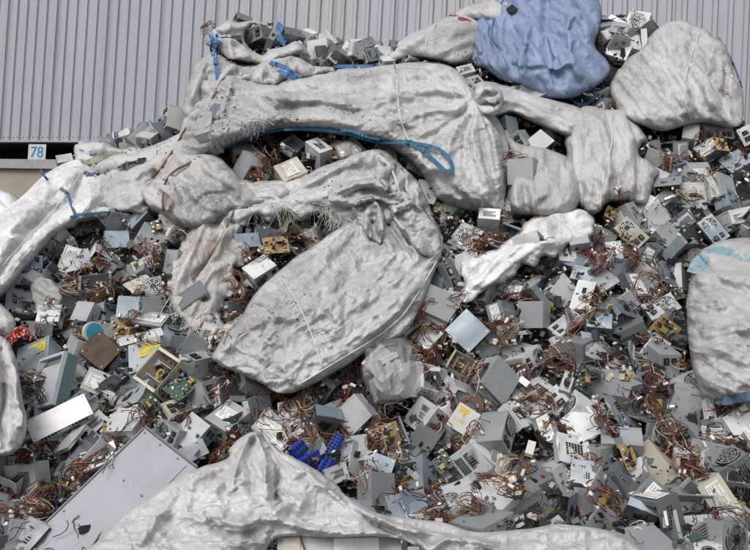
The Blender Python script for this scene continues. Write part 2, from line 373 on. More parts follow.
def make_sack(name, poly, off, H, mats, label, cat='sack', group=None, thick=.10, folds=(), pull=None, exc=.05, g=1.6, seed=0,
              tilt=(0, 0), edge=14, low=.02, its=110, parent=None, jag=0, kt=.0075, flat=.5, dfun=None, warp=.25, gather=1.4, wob=None, pw=.85, creases=1.9, eff=None):
    exc = eff or (max(.13, exc*1.8) if exc < .2 else exc)
    """poly: outline as seen along the sight lines, carried out to the heap's own depth; off: metres proud of the heap; H: swell of the stuffing"""
    C = catmull(poly, True, 7)
    t = np.arange(len(C)); wo = wob if wob is not None else 2.0
    C = C+np.stack([fbm(t/8., t*0+1, seed+60, 3)-.5, fbm(t/8., t*0+9, seed+61, 3)-.5], 1)*2*wo
    if jag:
        t = np.arange(len(C)); C = C+np.stack([vnoise(t/1.7, t*0+1, seed+40)-.5, vnoise(t/1.7, t*0+9, seed+41)-.5], 1)*2*jag
    x0, y0 = C.min(0)-2*g; x1, y1 = C.max(0)+2*g
    xs = np.arange(x0, x1, g); ys = np.arange(y0, y1, g); X, Y = np.meshgrid(xs, ys)
    ins = inside(X, Y, C)
    q = ins[:-1, :-1] & ins[1:, :-1] & ins[:-1, 1:] & ins[1:, 1:]
    vm = np.zeros_like(ins); vm[:-1, :-1] |= q; vm[1:, :-1] |= q; vm[:-1, 1:] |= q; vm[1:, 1:] |= q
    cnt = np.zeros(ins.shape, int); cnt[:-1, :-1] += q; cnt[1:, :-1] += q; cnt[:-1, 1:] += q; cnt[1:, 1:] += q
    rim = vm & (cnt < 4)
    dist, nx, ny, _ = seg_dist(X, Y, C)
    X = np.where(rim, nx, X); Y = np.where(rim, ny, Y); dist = np.where(rim, 0, dist)
    # coarse pillow
    cg = max(4., math.sqrt((x1-x0)*(y1-y0))/55); cx = np.arange(x0-cg, x1+2*cg, cg); cy = np.arange(y0-cg, y1+2*cg, cg)
    pu = poisson(inside(*np.meshgrid(cx, cy), C)); hp = np.clip(bil(pu, (Y-cy[0])/cg, (X-cx[0])/cg), 0, 1)**pw
    hd = np.sqrt(1-(1-np.clip(dist/edge, 0, 1))**2)
    prof = hd*(flat*np.clip(hp*1.7, 0, 1)*.8+(1-flat*.8)*hp)
    base = (dfun or DB)(X, Y)+tilt[0]*(X-(x0+x1)/2)+tilt[1]*(Y-(y0+y1)/2)-off
    big = fbm(X/45+seed, Y/45+3, seed+11, 3)-.5
    fr = base-H*prof-low*2*big*hd-low*1.2*(np.abs(fbm(X/42, Y/42, seed+14, 2)-.5)*2-.25)*hd
    wx = X+warp*14*(fbm(X/22, Y/22, seed+21, 3)-.5); wy = Y+warp*14*(fbm(X/22+7, Y/22, seed+22, 3)-.5)
    for pts, w_, a_, *kind in folds:
        FP = catmull(pts, False, 5) if len(pts) > 2 else np.array(pts, float)
        dd, _, _, s = seg_dist(wx, wy, FP, False)
        tp = np.clip(np.minimum(s, 1-s)*5, 0, 1)**.7 if not (kind and 'e' in kind[0]) else np.clip((1-s)*2.5, 0, 1)**.8
        pr = np.exp(-dd/w_) if (kind and 's' in kind[0]) else np.exp(-(dd/w_)**2)
        fr = fr-a_*tp*pr*np.clip(hd*1.5, 0, 1)
    tx = np.zeros(X.shape); ty = np.zeros(X.shape); em = np.full(X.shape, exc)
    for kd in (pull or [('dir', 1, .3, 1)]):
        if kd[0] == 'dir': wgt = kd[3]; ax, ay = kd[1], kd[2]; l = math.hypot(ax, ay); vx, vy = ax/l+0*X, ay/l+0*X
        else:          # knot: everything runs towards it
            _, kx, ky, rad, wt = kd; vx, vy = X-kx, Y-ky; r_ = np.hypot(vx, vy)+1e-6; vx, vy = vx/r_, vy/r_; wgt = wt*np.exp(-(r_/rad)**2); em = em*(1+1.1*np.exp(-(r_/rad)**2))
        sg = np.sign(vx*tx+vy*ty+1e-9); tx = tx+sg*vx*wgt; ty = ty+sg*vy*wgt
    ang = np.arctan2(ty, tx)+warp*3.5*(fbm(X/95+2, Y/95+seed, seed+31, 2)-.5); tx, ty = np.cos(ang), np.sin(ang)
    em = em*(.25+1.5*sstep(.3, .65, fbm(X/30, Y/30, seed+33, 3)))
    em = em*sstep(0, 10, dist)
    P = at(X, Y, fr)
    Pf = P.copy(); fm = vm & ~rim; L5 = lic(X, Y, tx, ty, g, 10, 110, seed+90)*.3; L2 = lic(X, Y, tx, ty, g, 5, 60, seed+93)*.3
    for k, w_e, w_k in ((5, 1.0, .2), (3, 1.0, .35), (2, 1.0, .7)):     # long folds first, then finer ones between them
        kk = max(1, int(round(k*1.05/g)))
        if kk < 2 or min(X.shape) < 10*kk: continue
        sl = (slice(0, None, kk), slice(0, None, kk))
        Q = relax(P[sl], (fm & (dist > kk*g*.6))[sl], em[sl]*w_e, tx[sl], ty[sl], 70, kt*w_k, seed+k, ref=Pf[sl], amp=.010 if k == 5 else .003, pert=(L5 if k == 5 else L2)[sl])
        dQ = Q-P[sl]; iy, ix = np.meshgrid(np.arange(X.shape[0])/kk, np.arange(X.shape[1])/kk, indexing='ij')
        P = P+np.stack([bil(dQ[:, :, c], iy, ix) for c in range(3)], -1)*np.clip(dist/6, 0, 1)[:, :, None]*fm[:, :, None]
    P = relax(P, fm, em, tx, ty, max(20, its//3), kt, seed, ref=Pf, amp=.001, pert=L2)
    if gather:     # creases of stiff woven sheet: straight sharp folds in patches, finer gathers along the pull
        km = np.clip((em/(exc+1e-9)-.25)/1.5, 0, 2); th = math.atan2(float(np.mean(ty)), float(np.mean(tx))); hh = np.zeros(X.shape)
        rr = np.random.default_rng(seed+900)
        for i, lam in enumerate((60, 48, 40, 33, 27, 22, 18, 15, 12)):
            an = th+math.pi/2+rr.normal(0, .75); u_ = (X*math.cos(an)+Y*math.sin(an)+lam*.9*(fbm(X/lam/1.3+i, Y/lam/1.3, seed+110+i, 2)-.5)*2)/lam+rr.random()
            w_ = 1-np.abs(np.sin(math.pi*u_)) if i % 3 else np.abs(((u_ % 1)-.5)*2)
            mk_ = sstep(.48, .70, fbm(X/(lam*2.2)+9*i, Y/(lam*2.2), seed+140+i, 2))
            hh += w_*mk_*lam*.5*.0052*.11
        b_ = lic(X, Y, tx, ty, g, 3.2, 34, seed+83); gm = sstep(.42, .66, fbm(X/30+3, Y/30, seed+71, 3))
        hh += .0065*(1-np.clip(np.abs(b_), 0, 1.2))*(.12+gm+.8*np.clip(km-.8, 0, 1))
        # sharp pinched creases: planar flanks meeting in a line, narrowing to nothing at both ends
        iy_, ix_ = np.nonzero(fm); area = len(iy_)*g*g
        Xw = X+5*(fbm(X/26, Y/26, seed+401, 2)-.5)*2; Yw = Y+5*(fbm(X/26+8, Y/26, seed+402, 2)-.5)*2
        for (cnt, w0, w1, l0, l1, sl) in ((area/900, 7, 13, 5, 9, .30), (area/330, 3.5, 7, 4, 8, .34), (area/170, 2.0, 3.6, 4, 7, .36)):
            for _k in range(int(cnt*creases)+1):
                q_ = rr.integers(len(iy_)); cy_, cx_ = Y[iy_[q_], ix_[q_]], X[iy_[q_], ix_[q_]]
                a_ = math.atan2(ty[iy_[q_], ix_[q_]], tx[iy_[q_], ix_[q_]])+(rr.normal(0, .38) if rr.random() < .75 else rr.uniform(-1.5, 1.5))
                w_ = rr.uniform(w0, w1); L_ = w_*rr.uniform(l0, l1)*.5; x0_, x1_, y0_, y1_ = cx_-L_-w_, cx_+L_+w_, cy_-L_-w_, cy_+L_+w_
                jx = slice(max(0, int((x0_-xs[0])/g)), int((x1_-xs[0])/g)+1); jy = slice(max(0, int((y0_-ys[0])/g)), int((y1_-ys[0])/g)+1)
                xx, yy = Xw[jy, jx]-cx_, Yw[jy, jx]-cy_
                if xx.size == 0: continue
                u_ = np.clip(np.abs(xx*math.cos(a_)+yy*math.sin(a_))/L_, 0, 1); v_ = -xx*math.sin(a_)+yy*math.cos(a_)
                ww = w_*(1-u_**1.5)+1e-6; as_ = rr.uniform(.35, 1.0); vv = np.where(v_ > 0, v_/ww, -v_/(ww*as_))
                hh[jy, jx] += (1 if rr.random() < .68 else -1)*sl*ww*.0052*rr.uniform(.4, 1.1)*np.clip(1-vv, 0, 1)
        dv = P-EYE; dv /= np.linalg.norm(dv, axis=2)[:, :, None]
        P = P-dv*(gather*hh*np.clip(dist/3, 0, 1)*(vm & ~rim))[:, :, None]
    back = at(X, Y, base+thick*(.35+.65*hp)*hd)
    idx = -np.ones(X.shape, int); idx[vm] = np.arange(vm.sum()); nv = vm.sum()
    inn = vm & ~rim; ib = idx.copy(); ib[inn] = nv+np.arange(inn.sum())
    V = np.concatenate([P[vm], back[inn]])
    tm = math.atan2(float(np.mean(ty[vm])), float(np.mean(tx[vm]))); wv = 26*(fbm(X/60, Y/60, seed+301, 2)-.5)
    UVg = np.stack([(X*math.cos(tm)+Y*math.sin(tm))/50+seed, (-X*math.sin(tm)+Y*math.cos(tm)+wv)/50], -1); UV = np.concatenate([UVg[vm], UVg[inn]])
    qy, qx = np.nonzero(q)
    Fq = np.stack([idx[qy, qx], idx[qy+1, qx], idx[qy+1, qx+1], idx[qy, qx+1]], 1)
    Bq = np.stack([ib[qy, qx], ib[qy, qx+1], ib[qy+1, qx+1], ib[qy+1, qx]], 1)
    me = fast_mesh(name, V, np.concatenate([Fq, Bq]), mats if isinstance(mats, list) else [mats], uv=UV)
    o = bpy.data.objects.new(name, me); COL.objects.link(o)
    if parent is not None: o.parent = parent
    if label: tag(o, label, cat, group)
    z = (P-EYE)@_f; z[~vm] = np.nan
    SACKS.append((x0, y0, g, z, C)); o_z = (x0, y0, g, z, C)
    return o, o_z
def surf(px, py, only=None):
    """depth of the nearest built surface along a sight line"""
    px = np.atleast_1d(np.asarray(px, float)); py = np.atleast_1d(np.asarray(py, float))
    d = DB(px, py) if only is None else np.full(px.shape, np.nan)
    for (x0, y0, g, z, C) in (SACKS if only is None else [only]):
        ix = np.round((px-x0)/g).astype(int); iy = np.round((py-y0)/g).astype(int)
        ok = (ix >= 0) & (iy >= 0) & (ix < z.shape[1]) & (iy < z.shape[0])
        v = np.full(px.shape, np.nan); v[ok] = z[iy[ok], ix[ok]]
        d = np.fmin(d, v)
    if only is not None: d = np.where(np.isnan(d), np.nanmedian(d) if np.isfinite(d).any() else DB(px, py), d)
    return d
def normal(px, py, fn=DB, e=4.):
    a = at(px-e, py, fn(px-e, py)); b = at(px+e, py, fn(px+e, py)); c = at(px, py-e, fn(px, py-e)); d = at(px, py+e, fn(px, py+e))
    n = np.cross(b-a, c-d); return n/(np.linalg.norm(n, axis=-1)[..., None]+1e-9)
def strap(name, pts, w, mat_, parent=None, only=None, lift=.012, th=.003, wig=.004, seed=1, widths=None, tube=None, n=8):
    P = catmull(pts, False, n); d = surf(P[:, 0], P[:, 1], only)
    k = np.ones(5)/5; dp = np.convolve(np.pad(d, 2, 'edge'), k, 'valid')
    d = np.minimum(d, dp)-lift-wig*(vnoise(np.arange(len(d))/3., np.arange(len(d))*0., seed)-.3)
    Q = at(P[:, 0], P[:, 1], d); N = normal(P[:, 0], P[:, 1]); mb = MB()
    if tube: mb.tube(Q, tube, 6)
    else:
        vw = EYE-Q; vw /= np.linalg.norm(vw, axis=1)[:, None]; N = N+vw*.8
        N = N+.18*np.stack([vnoise(np.arange(len(d))/5., np.arange(len(d))*0.+q, seed+q)-.5 for q in range(3)], 1)
        ww = w if widths is None else np.interp(np.linspace(0, 1, len(P)), np.linspace(0, 1, len(widths)), widths)
        mb.ribbon(Q, N, ww, th)
    return mb.build(name, mat_, parent, smooth=bool(tube))
def fray(name, edge_pts, n, L, mat_, parent, seed=0, only=None, spread=1.0, down=.6, lift=.01, r=.0016):
    """loose threads of torn woven plastic hanging out of an edge"""
    rg = np.random.default_rng(seed); P = catmull(edge_pts, False, 10); mb = MB()
    for i in range(n):
        k = rg.integers(0, len(P)); p = P[k]+rg.normal(0, 1.2, 2); a = rg.normal(math.pi/2, spread); l = L*rg.choice([.35, .6, 1.0, 1.35])*rg.uniform(.6, 1.1)
        pts = []
        for t in np.linspace(0, 1, 6):
            p2 = p+np.array([math.cos(a), math.sin(a)])*l*t+rg.normal(0, .35, 2)*t+np.array([0, down*l*t*t*.5]); pts.append(p2)
        pts = np.array(pts); d = np.full(6, float(surf(p[0], p[1], only)[0]))-lift-rg.uniform(0, .03)*np.sin(np.linspace(0, 3, 6))
        w = rg.uniform(.0012, .0048)*rg.random()+.0010
        Q = at(pts[:, 0], pts[:, 1], d); N = np.tile(rg.normal(0, 1, 3), (6, 1)); mb.ribbon(Q, N, w, .0006)
    return tag(mb.build(name, mat_, parent), kind='stuff')

# ------------------------------------------------------------------ setting: ground, wall
GROUND = mat('yard_ground', (.10, .085, .07), .9, noise=[(1.2, (.16, .14, .12), .4, .7), (30, (.05, .045, .04), .5, .7)], bump=(25, .5, .02))
mb = MB(); mb.add([(-80, -60, 0), (80, -60, 0), (80, 120, 0), (-80, 120, 0)], [(0, 1, 2, 3)])
tag(mb.build('ground', GROUND), kind='structure')
# warehouse: plane turned 15 degrees, nearer on the right
YAW = R(15); WD = 12.0
WO = at(375, 250, WD); WO[2] = 0
wx_ = np.array([math.cos(YAW), -math.sin(YAW), 0]); wn_ = np.array([-math.sin(YAW), -math.cos(YAW), 0])   # wn_ faces the camera
def on_wall(px, py, out=0.0):
    r_ = ray(px, py); t = ((WO+wn_*out-EYE)@wn_)/(r_@wn_); P = EYE+r_*t; return (P-WO)@wx_, P[2]
u0, zb = on_wall(20., 141.); _, zc = on_wall(20., 161.); _, zk = on_wall(20., 170.)
TW = np.eye(4); TW[:3, 0] = wx_; TW[:3, 1] = -wn_; TW[:3, 2] = (0, 0, 1); TW[:3, 3] = WO
TWM = Matrix(TW.tolist())
wh = empty('warehouse'); wh.matrix_world = TWM
tag(wh, 'long grey warehouse clad in vertical ribbed metal sheet behind the scrap heap', 'warehouse')
CLAD = mat('grey_ribbed_cladding', (.385, .405, .445), .5, .1, noise=[(.6, (.35, .375, .42), .4, .65), (5, (.27, .28, .30), .52, .72, .6)])
CLADD = mat('shadow_gap_paint', (.17, .175, .20), .6)
# stretched weather streaks
n = CLAD.node_tree.nodes; l = CLAD.node_tree.links
for nd in n:
    if nd.type == 'TEX_NOISE':
        mp = n.new('ShaderNodeMapping'); mp.inputs['Scale'].default_value = (1, 1, .08)
        src = nd.inputs['Vector'].links[0].from_socket; l.new(src, mp.inputs[0]); l.new(mp.outputs[0], nd.inputs['Vector'])
PITCHR = .197; mb = MB(); prof = []
x = -18.0; k = 0
while x < 15.5:
    e = .0015*math.sin(k*1.7)
    prof += [(x, 0), (x+.108, 0), (x+.128, -.030+e), (x+.176, -.030+e), (x+.197-.001, 0)]
    x += PITCHR; k += 1
prof = np.array(prof); zt = 9.0
zs = [zb, zt]
V = [(a, b, z) for z in zs for a, b in prof]; n_ = len(prof)
mb.add(V, [(i, i+1, n_+i+1, n_+i) for i in range(n_-1)])
cl = mb.build('cladding', CLAD, wh)
# lap seams, dark lines painted as shade on rib slopes, bottom screw heads
mb = MB(); k = 0; x = -18.0
while x < 15.5:
    mb.box((x+.05, -.006, zb+.06), (.013, .012, .013), 1)
    mb.box((x+.152, -.036, zb+.06), (.011, .012, .011), 1)
    mb.box((x+.1815, -.0225, (zb+zt)/2), (.004, .006, zt-zb), 0)
    x += PITCHR
for xx in np.arange(-17.7, 15, .985): mb.box((xx+.125, -.031, (zb+zt)/2), (.006, .004, zt-zb), 0)
mb.build('lap_and_shade_lines', [CLADD, mat('screw_head', (.2, .2, .21), .4, .5)], wh)
mb = MB(); mb.box((0, -.005, zb-.012), (36.0, .09, .03)); mb.build('drip_flashing', mat('flashing', (.36, .37, .39), .4, .4), wh)
mb = MB(); mb.box((0, .9, (zb+zc)/2-.3), (36.0, .06, zb-zc+1.4)); mb.build('recess_back', mat('recess_shade', (.006, .005, .005), .9), wh)  # near-black panel colours in the shade of the open void
mb = MB(); mb.box((0, .44, zb+.02), (36.0, .86, .03)); mb.build('soffit', mat('soffit_shade', (.02, .02, .02), .9), wh)  # underside blackened with the same painted shade
CONC = mat('concrete_kerb', (.34, .35, .36), .8, noise=[(8, (.27, .27, .27), .4, .7)], bump=(50, .4, .004))
SANDW = mat('sandy_rendered_wall', (.36, .32, .275), .9, noise=[(3, (.29, .26, .225), .4, .7), (40, (.35, .31, .26), .5, .7, .6)], bump=(60, .5, .006))
dw = empty('dock_wall'); dw.matrix_world = TWM
tag(dw, 'low sandy rendered dock wall with a pale concrete capping below the grey cladding', 'wall')
mb = MB(); mb.box((0, .30, (zc+zk)/2), (36.0, .98, zc-zk)); mb.build('capping', CONC, dw)
mb = MB(); mb.box((0, .34, zk/2), (36.0, .9, zk-.004)); mb.build('wall_face', SANDW, dw)
# sign 78
ul, z1 = on_wall(28.6, 144.2, .17); ur, _ = on_wall(46.0, 146., .17); _, z2 = on_wall(30., 159.6, .17)
sg = empty('dock_sign'); sw = ur-ul; sh = z1-z2
Tsg = TW.copy(); Tsg[:3, 3] = WO+wx_*(ul+ur)/2+wn_*.17+np.array([0, 0, z2]); sg.matrix_world = Matrix(Tsg.tolist())
tag(sg, 'small white dock sign with the blue number 78 on a short post', 'sign')
mb = MB(); mb.box((0, .006, sh/2), (sw, .008, sh)); mb.build('plate', mat('white_sign_paint', (.52, .57, .60), .5, noise=(20, (.45, .48, .5), .5, .7)), sg)
mb = MB(); mb.box((0, .03, (zk-z2)/2+sh*.3), (sw*.26, .03, z2-zk+sh*.55)); mb.build('post', CONC, sg)
SB = mat('blue_sign_paint', (.05, .20, .42), .5)
fc = bpy.data.curves.new('number', 'FONT'); fc.body = '78'; fc.size = sh*1.02; fc.extrude = .002; fc.offset = 0; fc.align_x = 'CENTER'; fc.space_character = 1.0
to = bpy.data.objects.new('number', fc); COL.objects.link(to)
bpy.context.view_layer.update()
me = bpy.data.meshes.new_from_object(to.evaluated_get(bpy.context.evaluated_depsgraph_get())); bpy.data.objects.remove(to)
me.materials.clear(); me.materials.append(SB)
to = bpy.data.objects.new('number', me); COL.objects.link(to); to.parent = sg; to.rotation_euler = (R(90), 0, 0); to.location = (0, -.001, sh*.15)

# ------------------------------------------------------------------ the body of the heap
BED_SHADE = mat('shaded_scrap_bed', (.016, .015, .015), .85, noise=[(14, (.05, .047, .045), .5, .7), (45, (.10, .04, .025), .58, .7, .7)], bump=(40, .9, .03))  # near-black base puts the shade of the gaps into the colour
ux = np.arange(-330, 1260, 6.0); rows = 96
U, T_ = np.meshgrid(ux, np.linspace(0, 1, rows))
top = RIDGE(U)+10; PYg = top+(830-top)*T_
Dg = DB(U, PYg)+.10+.05*(fbm(U/14, PYg/14, 50, 3)-.5)
G = at(U, PYg, Dg)
back_rows = []
for s_ in np.linspace(.12, 1, 10):
    Q = G[0].copy(); Q[:, 1] += 2.6*s_; Q[:, 2] = Q[:, 2]*(1-s_)**1.0 - .3*s_; back_rows.insert(0, Q)
G = np.concatenate([np.array(back_rows), G]); G[:, :, 2] = np.maximum(G[:, :, 2], -.25)
h_, w_ = G.shape[:2]; I = np.arange(h_*w_).reshape(h_, w_)
me = fast_mesh('scrap_bed', G.reshape(-1, 3), np.stack([I[:-1, :-1], I[1:, :-1], I[1:, 1:], I[:-1, 1:]], -1).reshape(-1, 4), [BED_SHADE])
o = bpy.data.objects.new('scrap_bed', me); COL.objects.link(o); tag(o, 'compacted scrap coloured near black as gap shade under the loose power supplies', 'scrap', kind='stuff')

# ------------------------------------------------------------------ the sacks
def P3(px, py, off=.1): return tuple(at(px, py, DB(px, py)-off))
MOSS = (.075, .07, .03); GRIME = (.10, .09, .075)
C_MAIN = cloth_mat('white_woven_sack', (.51, .52, .535), .72, blobs=[
    (P3(364, 78, .3), .22, 1.0, GRIME), (P3(283, 121, .3), .14, 1.0, MOSS), (P3(352, 112, .3), .20, .8, GRIME), (P3(300, 118, .3), .3, .55, GRIME), (P3(225, 128, .2), .35, .9, GRIME), (P3(240, 92, .2), .3, .5, GRIME)])
C_GREY = cloth_mat('dirty_grey_sack', (.52, .52, .515), .6, blobs=[(P3(195, 212, .3), .35, .9, (.11, .105, .10)), (P3(225, 200, .3), .25, .6, (.11, .105, .10)), (P3(190, 200, .2), .25, .6, GRIME), (P3(160, 180), .3, .5, GRIME)])
C_MID = cloth_mat('off_white_sack', (.52, .53, .54), .75, blobs=[(P3(298, 275, .3), .10, .8, (.05, .045, .04)), (P3(320, 268, .3), .10, .8, (.05, .045, .04)), (P3(300, 320, .3), .35, .35, GRIME), (P3(240, 350, .2), .25, .5, GRIME), (P3(375, 205, .3), .3, .6, (.25, .21, .16))])
C_LEFT = cloth_mat('white_left_sack', (.72, .72, .725), .5)
C_FRONT = cloth_mat('cream_white_sack', (.55, .55, .55), .5)
C_TOP = cloth_mat('white_upper_sack', (.50, .505, .51), .6, blobs=[(P3(455, 45, .2), .3, .6, GRIME)])
C_BLUE = cloth_mat('pale_blue_sack', (.225, .295, .44), .5, (.10, .12, .17), blobs=[(P3(500, 60, .2), .3, .6, (.08, .09, .12))])
C_STRIP = cloth_mat('torn_grimy_sack', (.56, .55, .535), .7, blobs=[(P3(225, 255), .25, .6, GRIME), (P3(205, 300), .3, .6, GRIME)])
C_RIGHT = cloth_mat('grey_right_sack', (.46, .46, .46), .6)
FILM = cloth_mat('milky_plastic', (.50, .50, .50), .2)
_n = FILM.node_tree.nodes; _l = FILM.node_tree.links; _b = _n['Principled BSDF']; _b.inputs['Roughness'].default_value = .22; _b.inputs['Specular IOR Level'].default_value = .6; _b.inputs['Alpha'].default_value = .42

GRP = 'torn white bulk sacks on the heap'
def SK(name, label, mats, **kw):
    poly = kw.pop('poly'); off = kw.pop('off'); H = kw.pop('H')
    return make_sack(name, poly, off, H, mats, label, 'sack', GRP, **kw)

# the broad tied sack across the upper middle
sack_main, Z_MAIN = SK('bulk_sack', 'broad white sack tied in a knot at its right end, blue strap across its belly', C_MAIN, off=.10, H=.34, edge=16, flat=.55, pw=.6, g=1.05, seed=1, exc=.07, eff=.095, kt=.012, gather=1.3, its=90,
  poly=[(197, 62), (214, 55), (236, 66), (262, 80), (300, 72), (340, 69), (372, 68), (400, 64), (430, 62), (452, 66), (468, 80), (477, 92), (490, 106), (502, 124), (509, 148), (510, 172), (506, 196), (501, 213), (482, 212), (455, 206), (436, 196), (424, 178), (408, 160), (385, 146), (350, 136), (310, 131), (285, 130), (262, 135), (240, 143), (215, 152), (190, 163), (172, 160), (178, 135), (186, 108), (190, 84)],
  pull=[('dir', 1, .12, .5), ('knot', 474, 100, 95, 3.0)],
  folds=[([(476, 100), (450, 92), (420, 90), (395, 96)], 4, .05, 'e'), ([(475, 103), (452, 110), (425, 112), (400, 122)], 4, .05, 'e'), ([(476, 106), (458, 128), (448, 150), (446, 175)], 4, .05, 'e'), ([(478, 108), (474, 135), (480, 165), (492, 200)], 4, .055, 'e'), ([(482, 110), (492, 140), (498, 170), (500, 200)], 3, .045, 'e'), ([(474, 98), (455, 80), (435, 74)], 3, .04, 'e'), ([(475, 104), (440, 130), (415, 138)], 3, -.04, 'e'), ([(477, 106), (466, 140), (466, 180)], 3, -.045, 'e'),
         ([(215, 60), (202, 80), (193, 110)], 3.5, .05), ([(224, 66), (212, 92), (206, 120)], 3, -.04), ([(236, 72), (226, 95), (222, 118)], 4, .05), ([(250, 82), (275, 96), (330, 100), (380, 118), (410, 140)], 6, .05), ([(262, 112), (310, 106), (360, 112), (400, 128), (425, 150)], 5, -.06), ([(280, 84), (330, 84), (370, 92), (398, 108)], 7, .04), ([(405, 150), (430, 165), (455, 172), (480, 200)], 6, .05), ([(425, 148), (440, 180), (470, 200)], 4, -.05)])
# knot at its end
mk, _z = make_sack('knot', [(473, 92), (480, 84), (492, 83), (501, 90), (503, 102), (497, 113), (487, 116), (478, 110), (474, 101)], .42, .12, C_MAIN, None, thick=.06, edge=4, flat=.4, g=.9, seed=31, exc=.30, its=60, wob=2.2, gather=1.5, parent=sack_main, pull=[('knot', 476, 100, 30, 3)],
  folds=[([(475, 100), (485, 92), (497, 92)], 2, .04), ([(476, 103), (488, 103), (500, 104)], 1.6, -.05), ([(478, 106), (488, 110), (497, 110)], 2, .03)])
strap('seam_cord', [(394, 63), (397, 82), (398, 100), (401, 120), (408, 138), (413, 144)], 0, CORD, sack_main, Z_MAIN, tube=.005, lift=.004)
strap('blue_strap', [(189, 161), (200, 157), (215, 151), (240, 142), (262, 133.5), (285, 129), (312, 128.5), (345, 131.5), (362, 137), (380, 141), (400, 142), (413, 143)], .035, STRAPB, sack_main, lift=.03, widths=[.012, .014, .018, .024, .028, .036, .038, .036, .034], n=10)
strap('strap_loop', [(405, 142), (425, 145), (440, 150), (450, 160), (452, 169), (446, 171), (436, 162), (424, 151), (410, 143)], .022, STRAPB, sack_main, lift=.035, n=10)
strap('strap_end', [(341, 130), (352, 131), (365, 136), (380, 139)], .02, STRAPB, sack_main, lift=.05)
strap('upper_strap', [(334, 66), (352, 66.5), (372, 66), (392, 62), (402, 60)], .03, STRAPC, sack_main, lift=.03)
strap('upper_strap', [(418, 58), (428, 59), (440, 63)], .03, STRAPC, sack_main, lift=.03)

# right shoulder behind the knot
SK('bulk_sack', 'smooth white sack lying behind the knot of the broad tied sack', C_TOP, off=.10, H=.12, edge=4, seed=2, exc=.08,
   poly=[(474, 84), (484, 82), (500, 84), (520, 88), (545, 97), (580, 108), (594, 126), (575, 138), (550, 130), (534, 122), (515, 114), (497, 116), (484, 110)], pull=[('dir', 1, .3, 1)], folds=[([(495, 100), (520, 104), (550, 118)], 4, .03)])
SK('bulk_sack', 'narrow grey white sack with a flat grey power supply resting on it', C_RIGHT, off=.12, H=.22, edge=6, seed=3, exc=.08,
   poly=[(503, 128), (516, 142), (530, 146), (548, 150), (575, 165), (580, 200), (560, 218), (530, 217), (505, 213), (508, 190), (512, 160)], pull=[('dir', .1, 1, 1)],
   folds=[([(515, 180), (518, 212)], 2.5, .04), ([(525, 182), (527, 214)], 2.5, -.04), ([(532, 182), (533, 212)], 2.5, .04)])
# grey belly under the strap, left
SK('bulk_sack', 'grimy grey sack sagging under the left end of the blue strap', C_GREY, off=.12, H=.22, edge=7, flat=.5, seed=4, pw=.7, exc=.16,
   poly=[(172, 146), (190, 150), (208, 152), (222, 158), (232, 170), (244, 182), (262, 180), (285, 181), (306, 175), (320, 176), (316, 192), (292, 200), (264, 205), (242, 212), (224, 220), (205, 228), (185, 227), (166, 217), (152, 210), (146, 192), (150, 172), (160, 156)],
   pull=[('dir', .7, .5, 1), ('knot', 160, 172, 30, 1.5)], folds=[([(168, 172), (172, 190), (168, 210)], 2.5, .04), ([(200, 160), (215, 175), (240, 190)], 3, .03), ([(190, 205), (212, 192), (232, 192)], 3, -.03)])
strap('seam_cord', [(200, 157), (188, 164), (176, 170), (166, 181), (163, 195), (163, 210)], 0, CORDD, sack_main, tube=.008, lift=.012)
strap('hem', [(186, 128), (178, 142), (168, 158), (158, 172), (150, 180), (146, 195)], 0, mat('rust_brown_hem', (.20, .09, .05), .8), sack_main, tube=.008, lift=.015)
# sheet below the hole: upper drape of the middle sack
SK('bulk_sack', 'rumpled off white sack folded over above the twisted middle sack', [C_MID], off=.20, H=.17, edge=5, flat=.5, seed=5, exc=.10,
   poly=[(286, 196), (296, 184), (312, 172), (328, 164), (345, 157), (372, 149), (388, 153), (398, 162), (412, 175), (424, 190), (432, 212), (436, 236), (425, 240), (395, 236), (370, 225), (345, 224), (332, 214), (318, 206), (300, 206)],
   pull=[('dir', 1, -.5, 1), ('knot', 395, 215, 45, 1.5)],
   folds=[([(300, 195), (340, 175), (380, 168), (395, 175)], 4, -.05), ([(296, 192), (330, 172), (372, 155)], 2.5, .035), ([(376, 152), (392, 168), (398, 190)], 2.5, .06), ([(388, 158), (402, 180), (408, 200)], 2.5, -.06), ([(402, 168), (414, 190), (420, 212)], 2.2, .05), ([(345, 195), (380, 200), (405, 215)], 4, .05)])
strap('seam_cord', [(372, 151), (384, 160), (394, 175), (399, 192), (402, 205)], 0, CORD, next(o for o in bpy.data.objects if o.get('label', '').startswith('rumpled off')), tube=.007, lift=.002)
SK('torn_sack', 'flat frayed white sheet of sack stretched above the twisted sack, threads hanging', C_MID, off=.14, H=.06, edge=5, flat=.8, seed=27, exc=.12, thick=.03, jag=1.2,
   poly=[(206, 198), (222, 186), (240, 181), (262, 181), (285, 180), (300, 175), (320, 173), (345, 184), (358, 204), (352, 224), (338, 226), (326, 216), (312, 214), (300, 220), (286, 213), (270, 222), (256, 215), (244, 226), (230, 222), (214, 222), (206, 210)], pull=[('dir', 1, -.15, 1)],
   folds=[([(215, 203), (260, 197), (310, 192), (345, 200)], 3, .03), ([(225, 208), (270, 202), (320, 203)], 2, -.02)])
